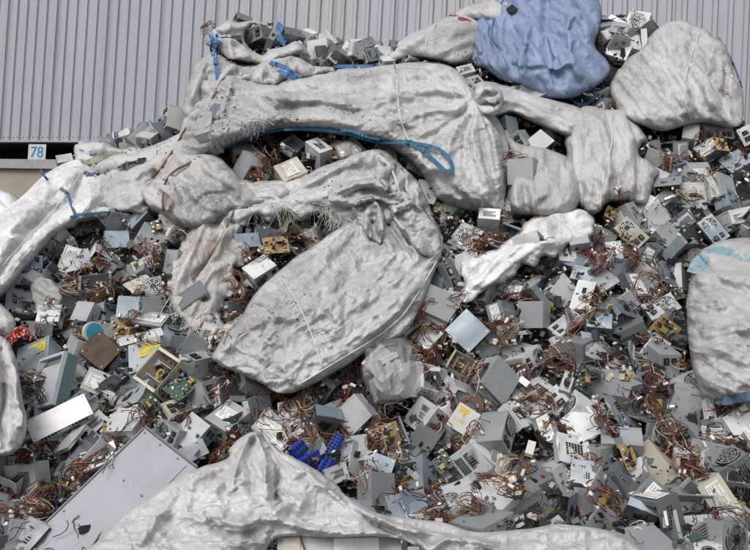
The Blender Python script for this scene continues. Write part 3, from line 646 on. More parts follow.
# the twisted middle sack
sack_mid, Z_MID = SK('bulk_sack', 'long twisted dirty white sack lying diagonally in the middle of the heap', C_MID, off=.24, H=.17, edge=4, flat=.5, thick=.03, low=.025, g=1.05, seed=6, exc=.075, eff=.16, its=90,
   poly=[(443, 240), (439, 225), (428, 214), (412, 208), (402, 200), (392, 190), (372, 188), (356, 196), (352, 208), (360, 214), (345, 224), (318, 243), (294, 258), (268, 280), (250, 300), (236, 322), (222, 338), (213, 354), (217, 364), (240, 375), (262, 384), (284, 394), (299, 391), (318, 382), (345, 365), (375, 348), (400, 336), (415, 318), (425, 296), (436, 270), (442, 256)],
   pull=[('dir', 1, -.75, 1), ('knot', 376, 205, 42, 2.2)],
   folds=[([(370, 200), (366, 215), (368, 232), (374, 245)], 3, .07, 'e'), ([(380, 202), (380, 222), (388, 245), (400, 262)], 4, .07, 'e'), ([(374, 205), (374, 225), (380, 248)], 2.2, -.07, 'e'), ([(390, 204), (400, 222), (414, 236)], 4, .06, 'e'), ([(362, 212), (352, 230), (340, 248)], 3, .04, 'e'), ([(385, 206), (392, 230), (408, 250), (415, 262)], 2.2, -.06),
          ([(434, 255), (415, 285), (395, 312), (365, 335)], 4, .035), ([(360, 240), (390, 275), (412, 285)], 7, .04), ([(228, 345), (250, 352), (280, 368), (296, 388)], 5, .03), ([(250, 305), (290, 330), (340, 352)], 7, -.03), ([(262, 290), (275, 320), (262, 350), (275, 380)], 4, .025), ([(340, 262), (330, 300), (350, 340)], 7, .03)])
make_sack('twisted_neck', [(330, 188), (350, 178), (372, 176), (390, 182), (402, 194), (400, 206), (388, 208), (378, 202), (366, 202), (352, 206), (340, 204), (328, 200)], .38, .10, C_MID, None, thick=.05, edge=3.5, flat=.5, g=.9, seed=36, exc=.30, its=70, wob=3, gather=1.6, parent=sack_mid, pull=[('dir', 1, .15, 1), ('knot', 385, 198, 22, 2)],
   folds=[([(335, 194), (355, 186), (375, 186), (392, 196)], 2.5, .05), ([(340, 200), (360, 193), (378, 194), (390, 202)], 2, -.05), ([(372, 180), (384, 188), (394, 200)], 2, .05)])
strap('side_seam', [(436, 262), (420, 290), (400, 318), (372, 340), (336, 362), (300, 384)], 0, CORD, sack_mid, Z_MID, tube=.004, lift=.006)
strap('side_seam', [(280, 276), (296, 300), (310, 330), (322, 366)], 0, CORD, sack_mid, Z_MID, tube=.003, lift=.006)
strap('hem', [(229, 333), (224, 343), (228, 350), (232, 340), (228, 333)], 0, CORDD, sack_mid, Z_MID, tube=.003, lift=.004)
# torn strip left of it
SK('torn_sack', 'torn grimy strip of sack hanging down left of the middle sack', C_STRIP, off=.10, H=.07, edge=5, flat=.75, seed=7, exc=.12, thick=.03, jag=2.2,
   poly=[(213, 196), (236, 192), (262, 194), (256, 206), (246, 210), (244, 222), (240, 236), (250, 248), (246, 262), (234, 272), (240, 286), (226, 300), (222, 316), (232, 332), (220, 334), (205, 328), (195, 334), (182, 322), (170, 310), (166, 296), (164, 282), (170, 268), (177, 252), (186, 236), (193, 218), (203, 204)],
   pull=[('dir', -.45, 1, 1)], folds=[([(212, 205), (200, 235), (188, 262), (175, 290)], 3, .05), ([(238, 205), (222, 235), (205, 262), (190, 280)], 3, -.05), ([(245, 200), (228, 222), (222, 245), (205, 270)], 3, .05), ([(225, 262), (205, 285), (190, 318)], 3, .04)])
LASTHEM = strap('cord', [(236, 206), (222, 236), (205, 262), (192, 280)], 0, CORDD, None, tube=.005, lift=.01)
tag(LASTHEM, 'dark cord lying along the torn grimy strip of sack', 'cord')
# left sacks
sack_left, Z_LEFT = SK('bulk_sack', 'big clean white sack at the left edge with a thin navy band', C_LEFT, off=.10, H=.30, edge=5, flat=.4, g=1.05, seed=8, exc=.05,
   poly=[(-60, 235), (-20, 222), (0, 213), (18, 200), (42, 177), (64, 163), (78, 158), (92, 166), (106, 180), (113, 195), (111, 212), (100, 219), (82, 222), (74, 228), (60, 232), (45, 246), (30, 262), (14, 282), (0, 298), (-30, 330), (-70, 330)],
   pull=[('dir', 1, -.8, 1)], folds=[([(60, 170), (40, 200), (15, 225), (-20, 260)], 9, .05), ([(85, 175), (70, 200), (40, 222), (5, 262)], 6, -.05), ([(95, 185), (85, 205), (60, 222)], 6, .04), ([(20, 215), (10, 240), (-10, 275)], 5, .04)])
strap('side_seam', [(84, 168), (70, 190), (48, 216), (20, 246), (-10, 280)], 0, CORD, sack_left, Z_LEFT, tube=.0035, lift=.002)
strap('navy_band', [(40, 170), (46, 178), (54, 185), (62, 189), (68, 194), (71, 204), (75, 214)], .016, STRAPN, sack_left, Z_LEFT, lift=.01)
strap('blue_hem', [(70, 217), (84, 214), (98, 213), (112, 211)], .014, STRAPB, sack_left, Z_LEFT, lift=.012)
SK('bulk_sack', 'low white sack heap at the far left edge, beneath the sandy wall', C_LEFT, off=-.15, H=.22, edge=5, seed=9, exc=.06, poly=[(-70, 190), (-20, 184), (2, 188), (16, 196), (22, 210), (0, 230), (-70, 240)])
SK('bulk_sack', 'grey white sack wedged between the left sack and the grimy one', C_TOP, off=.08, H=.22, edge=4, seed=10, exc=.09,
   poly=[(92, 172), (104, 160), (122, 152), (145, 148), (165, 140), (184, 132), (190, 140), (186, 152), (172, 164), (160, 174), (153, 188), (152, 208), (142, 216), (124, 214), (108, 216), (96, 196)], pull=[('dir', 1, -.3, 1)], folds=[([(115, 180), (135, 176), (155, 165)], 4, .04)])
SK('bulk_sack', 'crumpled pale sack with green and blue rags at the top of the left slope', C_TOP, off=.10, H=.10, edge=3, seed=11, exc=.18, jag=1.5,
   poly=[(77, 160), (74, 148), (80, 142), (92, 141), (104, 144), (118, 149), (138, 150), (152, 154), (148, 164), (136, 172), (124, 176), (116, 184), (106, 186), (96, 176), (86, 166)], pull=[('dir', 1, .1, 1)])
# upper left bundle: torn sack round the top power supplies
SK('torn_sack', 'torn white sack bulging with power supplies on the upper left crest', C_TOP, off=.12, H=.22, edge=5, seed=12, exc=.13, g=1.2,
   poly=[(207, 36), (214, 27), (226, 20), (240, 21), (256, 20), (268, 22), (276, 25), (262, 26), (250, 25), (245, 32), (245, 42), (252, 50), (262, 55), (268, 50), (283, 47), (296, 42), (304, 48), (300, 54), (282, 60), (262, 66), (240, 62), (225, 58), (214, 50), (206, 44)],
   pull=[('dir', 1, .3, 1), ('knot', 210, 38, 20, 2)], folds=[([(215, 34), (240, 27), (262, 24)], 3, .05), ([(222, 52), (240, 55), (252, 56)], 4, .05), ([(246, 30), (247, 44), (258, 53)], 2.5, .05)])
SK('torn_sack', 'pleated side of a torn sack hanging below the upper left crest', C_TOP, off=.16, H=.18, edge=5, seed=13, exc=.16, g=1.4, jag=1.2,
   poly=[(205, 56), (216, 52), (232, 60), (250, 66), (272, 58), (292, 56), (318, 66), (338, 70), (310, 76), (284, 84), (262, 88), (245, 84), (230, 92), (214, 100), (200, 112), (186, 120), (182, 106), (188, 84), (196, 68)],
   pull=[('dir', -.4, 1, 1.2), ('knot', 290, 60, 40, 1.5)], folds=[([(212, 58), (200, 80), (190, 108)], 3, .06), ([(222, 62), (210, 84), (200, 106)], 2.5, -.05), ([(234, 68), (218, 84), (208, 100)], 3, .05), ([(285, 60), (310, 68), (330, 71)], 3, .04), ([(272, 62), (295, 72), (300, 78)], 2.5, -.04)])
# upper right
SK('bulk_sack', 'white sack sloping up to the right on the crest, below the darker red band', C_TOP, off=.05, H=.22, edge=5, seed=14, exc=.09,
   poly=[(388, 60), (394, 46), (406, 37), (420, 29), (436, 22), (452, 17), (470, 16), (482, 24), (482, 45), (474, 60), (458, 66), (440, 64), (418, 58)], pull=[('dir', 1, -.5, 1)], folds=[([(400, 50), (430, 36), (465, 30)], 5, .04), ([(420, 55), (450, 48), (470, 40)], 4, .03)])
SK('bulk_sack', 'topmost white sack peeking out behind the pale blue sack', C_TOP, off=-.02, H=.26, edge=14, seed=15, exc=.05,
   poly=[(448, 18), (456, 10), (468, 4), (482, 0), (500, -8), (520, 0), (510, 24), (488, 26), (470, 20)])
strap('red_band', [(449, 16), (456, 17), (463, 19), (471, 22)], .03, REDBAND, None, lift=.02)
tag(bpy.data.objects['red_band'], 'dark red band lying across the white sacks on the crest', 'strap')
sack_blue, Z_BLUE = SK('bulk_sack', 'pale blue sack on the upper right crest with a dark tear', C_BLUE, off=.12, H=.26, edge=7, flat=.4, seed=16, exc=.12, wob=4, g=1.3,
   poly=[(469, 58), (471, 42), (476, 26), (484, 12), (494, -2), (515, -22), (550, -34), (585, -20), (602, 10), (596, 44), (610, 66), (590, 88), (556, 98), (530, 88), (508, 82), (492, 72), (478, 66)],
   pull=[('dir', .4, 1, 1)], folds=[([(500, 5), (492, 25), (493, 42), (500, 52)], 2.5, -.06), ([(508, 8), (500, 28), (502, 50)], 3, .04), ([(530, 20), (522, 50), (525, 78)], 3.5, .07), ([(548, 0), (545, 40), (556, 85)], 4, -.07), ([(570, 0), (568, 40), (580, 80)], 4, .07), ([(512, 60), (540, 66), (580, 60)], 3, .05), ([(480, 40), (482, 55)], 3, .04)])
mb = MB(); q = at([506, 512, 518, 514, 508], [9, 4, 9, 13, 12], surf([506, 512, 518, 514, 508], [9, 4, 9, 13, 12], Z_BLUE)-.012); mb.add(q, [(0, 4, 3, 2, 1)]); mb.build('tear', HOLE, sack_blue)
strap('seam_cord', [(503, 0), (496, 14), (492, 28), (493, 40), (498, 46)], 0, mat('slate_blue_cord', (.10, .14, .22), .7), sack_blue, Z_BLUE, tube=.006, lift=.005)
# right rags
SK('torn_sack', 'white rag of sack draped at the right, above the stack of grey boxes', C_LEFT, off=.15, H=.07, edge=5, flat=.75, seed=17, exc=.14, thick=.03, jag=1.5,
   poly=[(463, 253), (468, 250), (480, 254), (492, 250), (502, 244), (514, 236), (528, 222), (545, 212), (575, 208), (596, 222), (585, 244), (568, 246), (556, 258), (545, 254), (534, 266), (522, 262), (514, 276), (508, 280), (490, 286), (474, 298), (460, 302), (464, 284), (460, 268)],
   pull=[('dir', 1, -.55, 1)], folds=[([(470, 290), (490, 270), (515, 250), (540, 232)], 3, .05), ([(468, 280), (488, 264), (510, 244)], 2.5, -.04), ([(480, 288), (505, 268), (535, 246), (560, 240)], 3, .05)])
# hidden middle right and right edge
SK('bulk_sack', 'large white sack to the right of the pale blue one, beneath the ribbed wall', C_MAIN, off=.10, H=.22, edge=5, seed=18, wob=4, exc=.06,
   poly=[(618, 66), (640, 52), (652, 36), (680, 18), (705, 28), (718, 40), (728, 56), (736, 74), (742, 92), (744, 120), (730, 128), (700, 122), (660, 130), (625, 120), (610, 95)], pull=[('dir', .5, 1, 1)], folds=[([(715, 45), (708, 75), (712, 110)], 4, .05), ([(728, 62), (724, 90), (728, 118)], 3, -.05), ([(690, 30), (680, 70), (690, 115)], 6, .05)])
strap('sack_rim_cord', [(719, 38), (727, 52), (735, 68), (742, 88)], 0, mat('blue_grey_cord', (.12, .17, .24), .7), None, tube=.007, lift=.0)
tag(bpy.data.objects['sack_rim_cord'], 'blue grey cord along the rim of the sack by the right edge', 'cord')
SK('bulk_sack', 'white sack slumped right of the narrow grey white sack', C_TOP, off=.10, H=.2, edge=5, seed=19, wob=9, jag=1.5, exc=.06,
   poly=[(572, 124), (590, 104), (618, 112), (636, 120), (648, 140), (640, 158), (652, 176), (640, 200), (612, 206), (600, 218), (582, 214), (572, 190), (566, 150)], pull=[('dir', .2, 1, 1)], folds=[([(600, 120), (610, 160), (600, 220)], 5, .05), ([(630, 140), (640, 180), (625, 220)], 4, -.04)])
sack_r, Z_R = SK('bulk_sack', 'bulging grey sack with faded blue print at the right edge', C_RIGHT, off=.16, H=.26, edge=6, flat=.45, seed=20, wob=3, exc=.06,
   poly=[(688, 318), (690, 290), (698, 258), (708, 246), (722, 240), (745, 238), (790, 240), (850, 260), (860, 330), (840, 385), (790, 398), (745, 398), (722, 402), (704, 394), (692, 362)], pull=[('dir', 1, .2, 1)], folds=[([(690, 285), (720, 275), (760, 282), (800, 280)], 6, .05), ([(700, 330), (735, 320), (770, 330)], 8, .05), ([(715, 360), (745, 370), (790, 360)], 5, -.05)])
strap('blue_print_band', [(697, 274), (704, 262), (718, 255), (735, 258), (755, 262), (790, 262)], .10, mat('faded_blue_print', (.17, .29, .36), .6, noise=[(12, (.42, .45, .42), .45, .6), (30, (.16, .25, .18), .5, .65)]), sack_r, Z_R, lift=.006, th=.001)
strap('dark_blue_strap', [(706, 402), (718, 403), (730, 400), (755, 395), (790, 390)], .04, mat('dark_blue_webbing', (.05, .09, .14), .6), sack_r, lift=.05)
# left edge torn white sack
SK('torn_sack', 'torn white sack flap hanging at the bottom left edge', C_FRONT, off=.34, H=.08, edge=3, flat=.6, seed=23, exc=.10, thick=.05,
   poly=[(-40, 330), (-5, 335), (8, 340), (14, 352), (20, 380), (25, 410), (26, 432), (20, 448), (8, 456), (-10, 456), (-40, 470)], pull=[('dir', .1, 1, 1)], folds=[([(2, 345), (6, 380), (2, 420), (5, 450)], 2.5, -.07), ([(12, 352), (16, 390), (20, 430)], 3, .06), ([(-6, 345), (-6, 400)], 4, .05)])
SK('torn_sack', 'white sack corner poking in at the left edge above a red cord', C_LEFT, off=.20, H=.10, edge=7, seed=24, exc=.06, thick=.08, poly=[(-50, 295), (-10, 300), (2, 305), (12, 316), (15, 328), (8, 338), (-4, 336), (-50, 330)])
# foreground cloth
sack_front, Z_FRONT = SK('bulk_sack', 'large creamy white sack mouth spread along the bottom foreground', C_FRONT, off=.40, H=.12, edge=3.5, flat=.7, g=1.05, seed=25, exc=.05, eff=.10, kt=.010, its=120, thick=.06,
   poly=[(40, 590), (78, 556), (104, 536), (128, 512), (152, 496), (172, 482), (190, 471), (208, 465), (226, 458), (230, 449), (238, 438), (250, 432), (262, 433), (268, 442), (278, 449), (290, 455), (312, 469), (334, 482), (348, 497), (370, 509), (398, 517), (440, 522), (482, 532), (520, 530), (560, 524), (620, 535), (650, 570), (650, 640), (440, 640), (425, 560), (412, 545), (392, 538), (330, 536), (285, 537), (270, 545), (262, 570), (250, 640), (90, 640), (85, 600)],
   pull=[('dir', 1, -.15, .6), ('knot', 252, 436, 40, 2)],
   folds=[([(252, 432), (243, 450), (234, 474), (228, 500)], 3, .045, 'e'), ([(256, 433), (262, 452), (266, 478), (266, 505)], 3, .045, 'e'), ([(252, 436), (250, 460), (250, 500)], 4, -.05), ([(268, 446), (276, 470), (278, 510)], 3, -.06), ([(300, 470), (330, 492), (370, 516), (410, 530), (450, 535)], 4, .06), ([(335, 490), (365, 518), (400, 535)], 3, -.05),
          ([(215, 506), (225, 520), (245, 524), (265, 518), (285, 522), (330, 532), (400, 533)], 4, .05), ([(205, 512), (218, 530), (240, 535), (262, 530)], 3, -.045), ([(180, 490), (160, 515), (135, 548)], 5, .05), ([(410, 525), (422, 545), (432, 548), (450, 538), (500, 545)], 4, .06), ([(205, 470), (190, 490), (185, 520)], 5, .04)])
# wrapped in clear plastic
sack_film, Z_FILM = make_sack('plastic_bag', [(363, 352), (370, 340), (383, 333), (398, 333), (410, 340), (419, 354), (420, 372), (416, 388), (405, 400), (390, 404), (374, 399), (365, 385), (362, 368)], .16, .18, FILM, 'round milky plastic bag of loose metal cases right of the twisted sack', 'plastic bag', None, thick=.15, edge=8, pw=.6, flat=.4, g=1.0, seed=26, exc=.30, wob=4, gather=1.5, its=80,
   pull=[('knot', 405, 342, 40, 2), ('dir', .3, 1, .5)], folds=[([(402, 340), (385, 345), (370, 358)], 3, .04), ([(404, 342), (400, 360), (410, 385)], 3, .04), ([(372, 365), (380, 385), (392, 398)], 3, .03)])
# bunched cloth at the twisted neck: single layers lying over the stuffed sack
def flap(parent, mats, poly, seed, **k):
    kw = dict(thick=.006, edge=1.6, flat=.8, low=.03, g=.95, exc=.22, its=60, wob=2.5, jag=.6, gather=1.5, kt=.006, creases=1.6); kw.update(k)
    o, _z = make_sack('bunched_cloth', poly, .012, .035, mats, None, seed=seed, parent=parent, dfun=lambda a, b: surf(a, b), **kw)
    return o
flap(sack_mid, C_MID, [(384, 196), (400, 192), (420, 206), (436, 226), (440, 246), (428, 256), (412, 244), (398, 226), (388, 212)], 504, pull=[('knot', 380, 200, 60, 2)])
flap(sack_mid, C_MID, [(352, 204), (368, 198), (380, 204), (386, 222), (380, 244), (366, 236), (356, 220)], 505, pull=[('dir', .2, 1, 1)])
SBY = {o['label'].split(',')[0]: o for o in bpy.data.objects if o.get('category') == 'sack'}
strap('lifting_loop', [(566, 92), (574, 102), (586, 104), (594, 96), (590, 84)], .022, STRAPN, sack_blue, lift=.02)
strap('side_seam', [(700, 32), (690, 60), (684, 92), (692, 122)], 0, CORD, next(o for o in bpy.data.objects if str(o.get('label', '')).startswith('large white sack to the right')), tube=.004, lift=.006)
strap('side_seam', [(606, 112), (612, 140), (604, 172), (600, 208)], 0, CORD, next(o for o in bpy.data.objects if str(o.get('label', '')).startswith('white sack slumped')), tube=.004, lift=.006)
strap('side_seam', [(436, 24), (428, 38), (424, 56)], 0, CORD, next(o for o in bpy.data.objects if str(o.get('label', '')).startswith('white sack sloping')), tube=.004, lift=.006)
# frayed threads
TS = {k: next(o for o in bpy.data.objects if o.get('label', '').startswith(v)) for k, v in dict(strip='torn grimy', pleat='pleated side', rag='white rag of', sheet='flat frayed', drape='rumpled off').items()}
FRAYM = mat('frayed_white_threads', (.55, .54, .51), .6)
fray('frayed_threads', [(248, 208), (262, 204), (280, 205), (300, 204), (320, 206), (338, 214), (350, 222)], 240, 16, FRAYM, TS['sheet'], 1, down=.8)
fray('frayed_threads', [(170, 296), (175, 312), (190, 326), (208, 330), (225, 333)], 170, 15, FRAYM, TS['strip'], 2)
fray('frayed_threads', [(192, 236), (186, 256), (176, 276), (168, 298)], 90, 14, FRAYM, TS['strip'], 3, spread=1.5)
fray('frayed_threads', [(208, 60), (232, 66), (258, 70), (285, 62)], 180, 12, FRAYM, TS['pleat'], 4, spread=1.3)
fray('frayed_threads', [(200, 128), (225, 124), (250, 122), (262, 118)], 150, 12, FRAYM, sack_main, 5, spread=1.4)
fray('frayed_threads', [(268, 172), (290, 178), (310, 176), (325, 170)], 160, 13, FRAYM, sack_main, 6, spread=1.5)
fray('frayed_threads', [(466, 252), (480, 262), (462, 280), (468, 294)], 60, 12, FRAYM, TS['rag'], 7, spread=1.8)

# ------------------------------------------------------------------ power supplies: models (x = width .150, y = depth .140, z = height .086; rear with the fan at -y, cable exit at +y)
def dented_box(mb, dims, mat_=0, seed=0, amp=.0018, n=5, open_top=False, lid_gap=True):
    rg = np.random.default_rng(seed); X_, Y_, Z_ = np.array(dims)/2; t = np.linspace(-1, 1, n)
    A, B = np.meshgrid(t, t)
    sides = [('z', 1), ('z', -1), ('x', 1), ('x', -1), ('y', 1), ('y', -1)]
    for ax, sg in sides:
        if open_top and ax == 'z' and sg == 1: continue
        d = rg.normal(0, amp, A.shape)*(1-A**2)*(1-B**2)*2.2+(rg.random()-.5)*amp*3*(1-A**2)*(1-B**2)
        c = 1-.012*0
        if ax == 'z': V = np.stack([A*X_*c, B*Y_*c, sg*(Z_+d)], -1)
        if ax == 'x': V = np.stack([sg*(X_+d), A*Y_*c, B*Z_*c], -1)
        if ax == 'y': V = np.stack([A*X_*c, sg*(Y_+d), B*Z_*c], -1)
        V = V.reshape(-1, 3); I = np.arange(n*n).reshape(n, n)
        Q = np.stack([I[:-1, :-1], I[:-1, 1:], I[1:, 1:], I[1:, :-1]], -1).reshape(-1, 4)
        flip = (ax == 'z' and sg < 0) or (ax == 'x' and sg < 0) or (ax == 'y' and sg > 0)
        mb.add(V, Q[:, ::-1] if flip else Q, mat_, sm=1)
    return rg
def edge_lips(mb, dims, m=0, w=.009, t=.0014):
    """folded sheet edges where lid and tray overlap, and corner screws"""
    X_, Y_, Z_ = np.array(dims)/2
    for sy in (-1, 1):
        mb.box((0, sy*(Y_+t/2), Z_-w/2), (2*X_, t, w), m)
    for sx in (-1, 1):
        mb.box((sx*(X_+t/2), 0, -Z_+w/2), (t, 2*Y_-.002, w), m)
        mb.box((sx*(X_-w/2), 0, -Z_-t/2), (w, 2*Y_-.004, t), m)
def screws(mb, dims, m, rg):
    X_, Y_, Z_ = np.array(dims)/2
    for sx in (-1, 1):
        for sy in (-1, 1): mb.cyl((sx*(X_-.011), sy*(Y_-.011), Z_+.0012), .0036, .0026, 2, 8, m)
        for sz in (-1, 1): mb.cyl((sx*(X_-.008), -Y_-.001, sz*(Z_-.008)), .0035, .0024, 1, 8, m)
def vent_slots(mb, face, dims, m, u0, u1, v0, v1, nu, nv, fu=.7, fv=.6, pr=.0012):
    X_, Y_, Z_ = np.array(dims)/2
    for i in range(nu):
        for j in range(nv):
            cu = u0+(u1-u0)*(i+.5)/nu; cv = v0+(v1-v0)*(j+.5)/nv; du = (u1-u0)/nu*fu; dv = (v1-v0)/nv*fv
            if face == 'z': mb.box((cu, cv, Z_+pr/2), (du, dv, pr), m)
            if face == '-z': mb.box((cu, cv, -Z_-pr/2), (du, dv, pr), m)
            if face == 'x': mb.box((X_+pr/2, cu, cv), (pr, du, dv), m)
            if face == '-x': mb.box((-X_-pr/2, cu, cv), (pr, du, dv), m)
            if face == 'y': mb.box((cu, Y_+pr/2, cv), (du, pr, dv), m)
            if face == '-y': mb.box((cu, -Y_-pr/2, cv), (du, pr, dv), m)
def grille_mesh(name, r, mat_, rings=4, spokes=4):
    mb = MB()
    for i in range(rings): rr = r*(i+1)/rings; mb.ring((0, 0, 0), rr-.0034, rr-.0004, .0022, 1, 24, 0)
    mb.cyl((0, 0, 0), r*.16, .003, 1, 12, 0)
    for k in range(spokes):
        a = k*math.pi/spokes+.4; mb.box((0, 0, 0), (2*r, .003, .0034), 0, rot=rodr((0, 1, 0), a))
    return mb.mesh(name, [mat_])
def fan_mesh(name, r):
    mb = MB(); mb.cyl((0, 0, 0), r, .0010, 1, 24, 1)
    mb.cyl((0, -.003, 0), r*.36, .006, 1, 14, 0)
    for k in range(7):
        a = k*2*math.pi/7; mb.box((math.cos(a)*r*.63, -.0018, math.sin(a)*r*.63), (r*.6, .001, r*.34), 0, rot=rodr((0, 1, 0), -a)@rodr((1, 0, 0), .35))
    return mb.mesh(name, [FANM, HOLE])
def bundle_mesh(name, seed, n=11, L=.34, spread=.012, y0=.07, curl=1.0, conn=True, r=.0016, pal=None):
    rg = np.random.default_rng(seed); mb = MB()
    m = 22; P = [np.array([rg.uniform(-.03, .03), y0-.01, rg.uniform(-.015, .015)])]; d = np.array([rg.uniform(-.3, .3), 1, rg.uniform(-.3, .3)])
    tgt = np.array([rg.choice([-1, 1])*rg.uniform(.4, 1), rg.uniform(-1, .2), rg.uniform(.1, .9)])*.12+np.array([0, y0, 0])
    for i in range(m):
        d = d+rg.normal(0, .33*curl, 3)+(tgt-P[-1])*1.5; d /= np.linalg.norm(d); P.append(P[-1]+d*L/m)
    P = np.array(P)
    for k in range(n):
        e = int(rg.integers(int(m*.45), m+1)); Q = P[:e+1].copy(); s = np.linspace(0, 1, len(Q))[:, None]
        o = rg.normal(0, 1, 3)*spread*.6; ph = rg.uniform(0, 6.28, 3); wv = np.sin(s*rg.uniform(3, 9)+ph)*spread*(1+2.2*s)
        Q = Q+o*(.5+s)+wv; Q = catmull(Q, False, 2)
        c = int(rg.choice(pal or [0, 0, 0, 1, 1, 2, 2, 3, 3, 3, 3, 4, 5]))
        mb.tube(Q, r, 4, c)
        if conn and rg.random() < .26:
            mb.box(Q[-1], (.010, .020, .009), 7, rot=rodr(rg.normal(0, 1, 3)/1.7+.01, rg.uniform(0, 3)))
    return mb.mesh(name, WIRES)
GR80 = grille_mesh('fan_grille', .037, GRILLE); GR120 = grille_mesh('fan_grille', .056, GRILLE, 6, 3)
FN80 = fan_mesh('fan', .038); FN120 = fan_mesh('fan', .057)
BUND = [bundle_mesh('cable_bundle', 100+i, n=9+(i % 3)*3, L=.20+.045*(i % 4), curl=1+.3*(i % 2), spread=.009) for i in range(10)]
def socket_mesh():
    mb = MB(); mb.box((0, 0, 0), (.028, .004, .021), 0); mb.box((0, -.0022, 0), (.021, .001, .014), 1)
    for x in (-.005, 0, .005): mb.box((x, -.0032, .001 if x else -.002), (.0018, .003, .004), 2)
    return mb.mesh('power_socket', [BLACKP, HOLE, ALU])
SOCK = socket_mesh()
mb = MB(); mb.box((0, 0, 0), (.014, .003, .020), 0); mb.box((0, -.002, .003), (.009, .003, .010), 1, rot=rodr((1, 0, 0), .25)); SWI = mb.mesh('power_switch', [BLACKP, mat('red_rocker', (.25, .02, .02), .4)])
def label_mesh(w, h, seed, face='z', yel=False):
    rg = np.random.default_rng(seed); mb = MB(); mb.box((0, 0, 0), (w, h, .0005), 0)
    y = h*.40
    while y > -h*.42:
        hh = rg.uniform(.0025, .006); x = -w*.44
        while x < w*.40:
            ww = rg.uniform(.006, .022)
            if x+ww > w*.44: break
            if rg.random() < .72: mb.box((x+ww/2, y, .0005), (ww, hh*.55, .0004), 1)
            x += ww+.003
        y -= hh+.003
    return mb.mesh('label', [YELLOW if yel else LABEL, PRINT])
LABS = [label_mesh(.10, .085, 300), label_mesh(.12, .05, 301), label_mesh(.07, .10, 302), label_mesh(.085, .06, 303, yel=True)]
def child(name, me, parent, loc=(0, 0, 0), rot=None):
    o = bpy.data.objects.new(name, me); COL.objects.link(o); o.parent = parent; o.location = loc
    if rot is not None: o.rotation_euler = rot
    return o
def innards(root, dims, seed):
    rg = np.random.default_rng(seed); X_, Y_, Z_ = np.array(dims)/2
    mb = MB(); mb.box((0, 0, -Z_+.012), (2*X_-.012, 2*Y_-.012, .002), 0)
    for i in range(40): mb.box((rg.uniform(-.9, .9)*(X_-.01), rg.uniform(-.9, .9)*(Y_-.01), -Z_+.016), (rg.uniform(.003, .012), rg.uniform(.003, .007), rg.uniform(.004, .010)), int(rg.integers(1, 5)))
    mb.build('circuit_board', [PCBB if seed % 2 else PCBG, BLACKP, WHITEP, ALU, CAPM], root)
    for sx in (-1, 1):
        mb = MB(); x0 = sx*X_*.42; mb.box((x0, 0, 0), (.003, Y_*1.3, Z_*1.35), 0)
        for k in range(9): mb.box((x0+sx*.007, -Y_*.6+k*Y_*1.2/8, Z_*.15), (.014, .0016, Z_*1.0), 0)
        mb.build('heatsink', ALU, root)
    mb = MB(); mb.box((0, Y_*.25, -Z_*.35), (.030, .034, .032), 0); mb.box((0, Y_*.25, -Z_*.35), (.018, .037, .020), 1); mb.build('transformer', [TAPE, BLACKP], root)
    for i in range(3):
        mb = MB(); mb.cyl((rg.uniform(-.03, .03)+(.02 if i else 0), -Y_*.35+i*.02, -Z_*.35), .010, .034, 2, 10, 0); mb.cyl((0, 0, 9), .001, .001) if 0 else None; mb.build('capacitor', CAPM, root)
    mb = MB(); mb.ring((-X_*.7, Y_*.5, -Z_*.4), .006, .015, .010, 2, 14, 0); mb.build('choke_coil', COPPER, root)
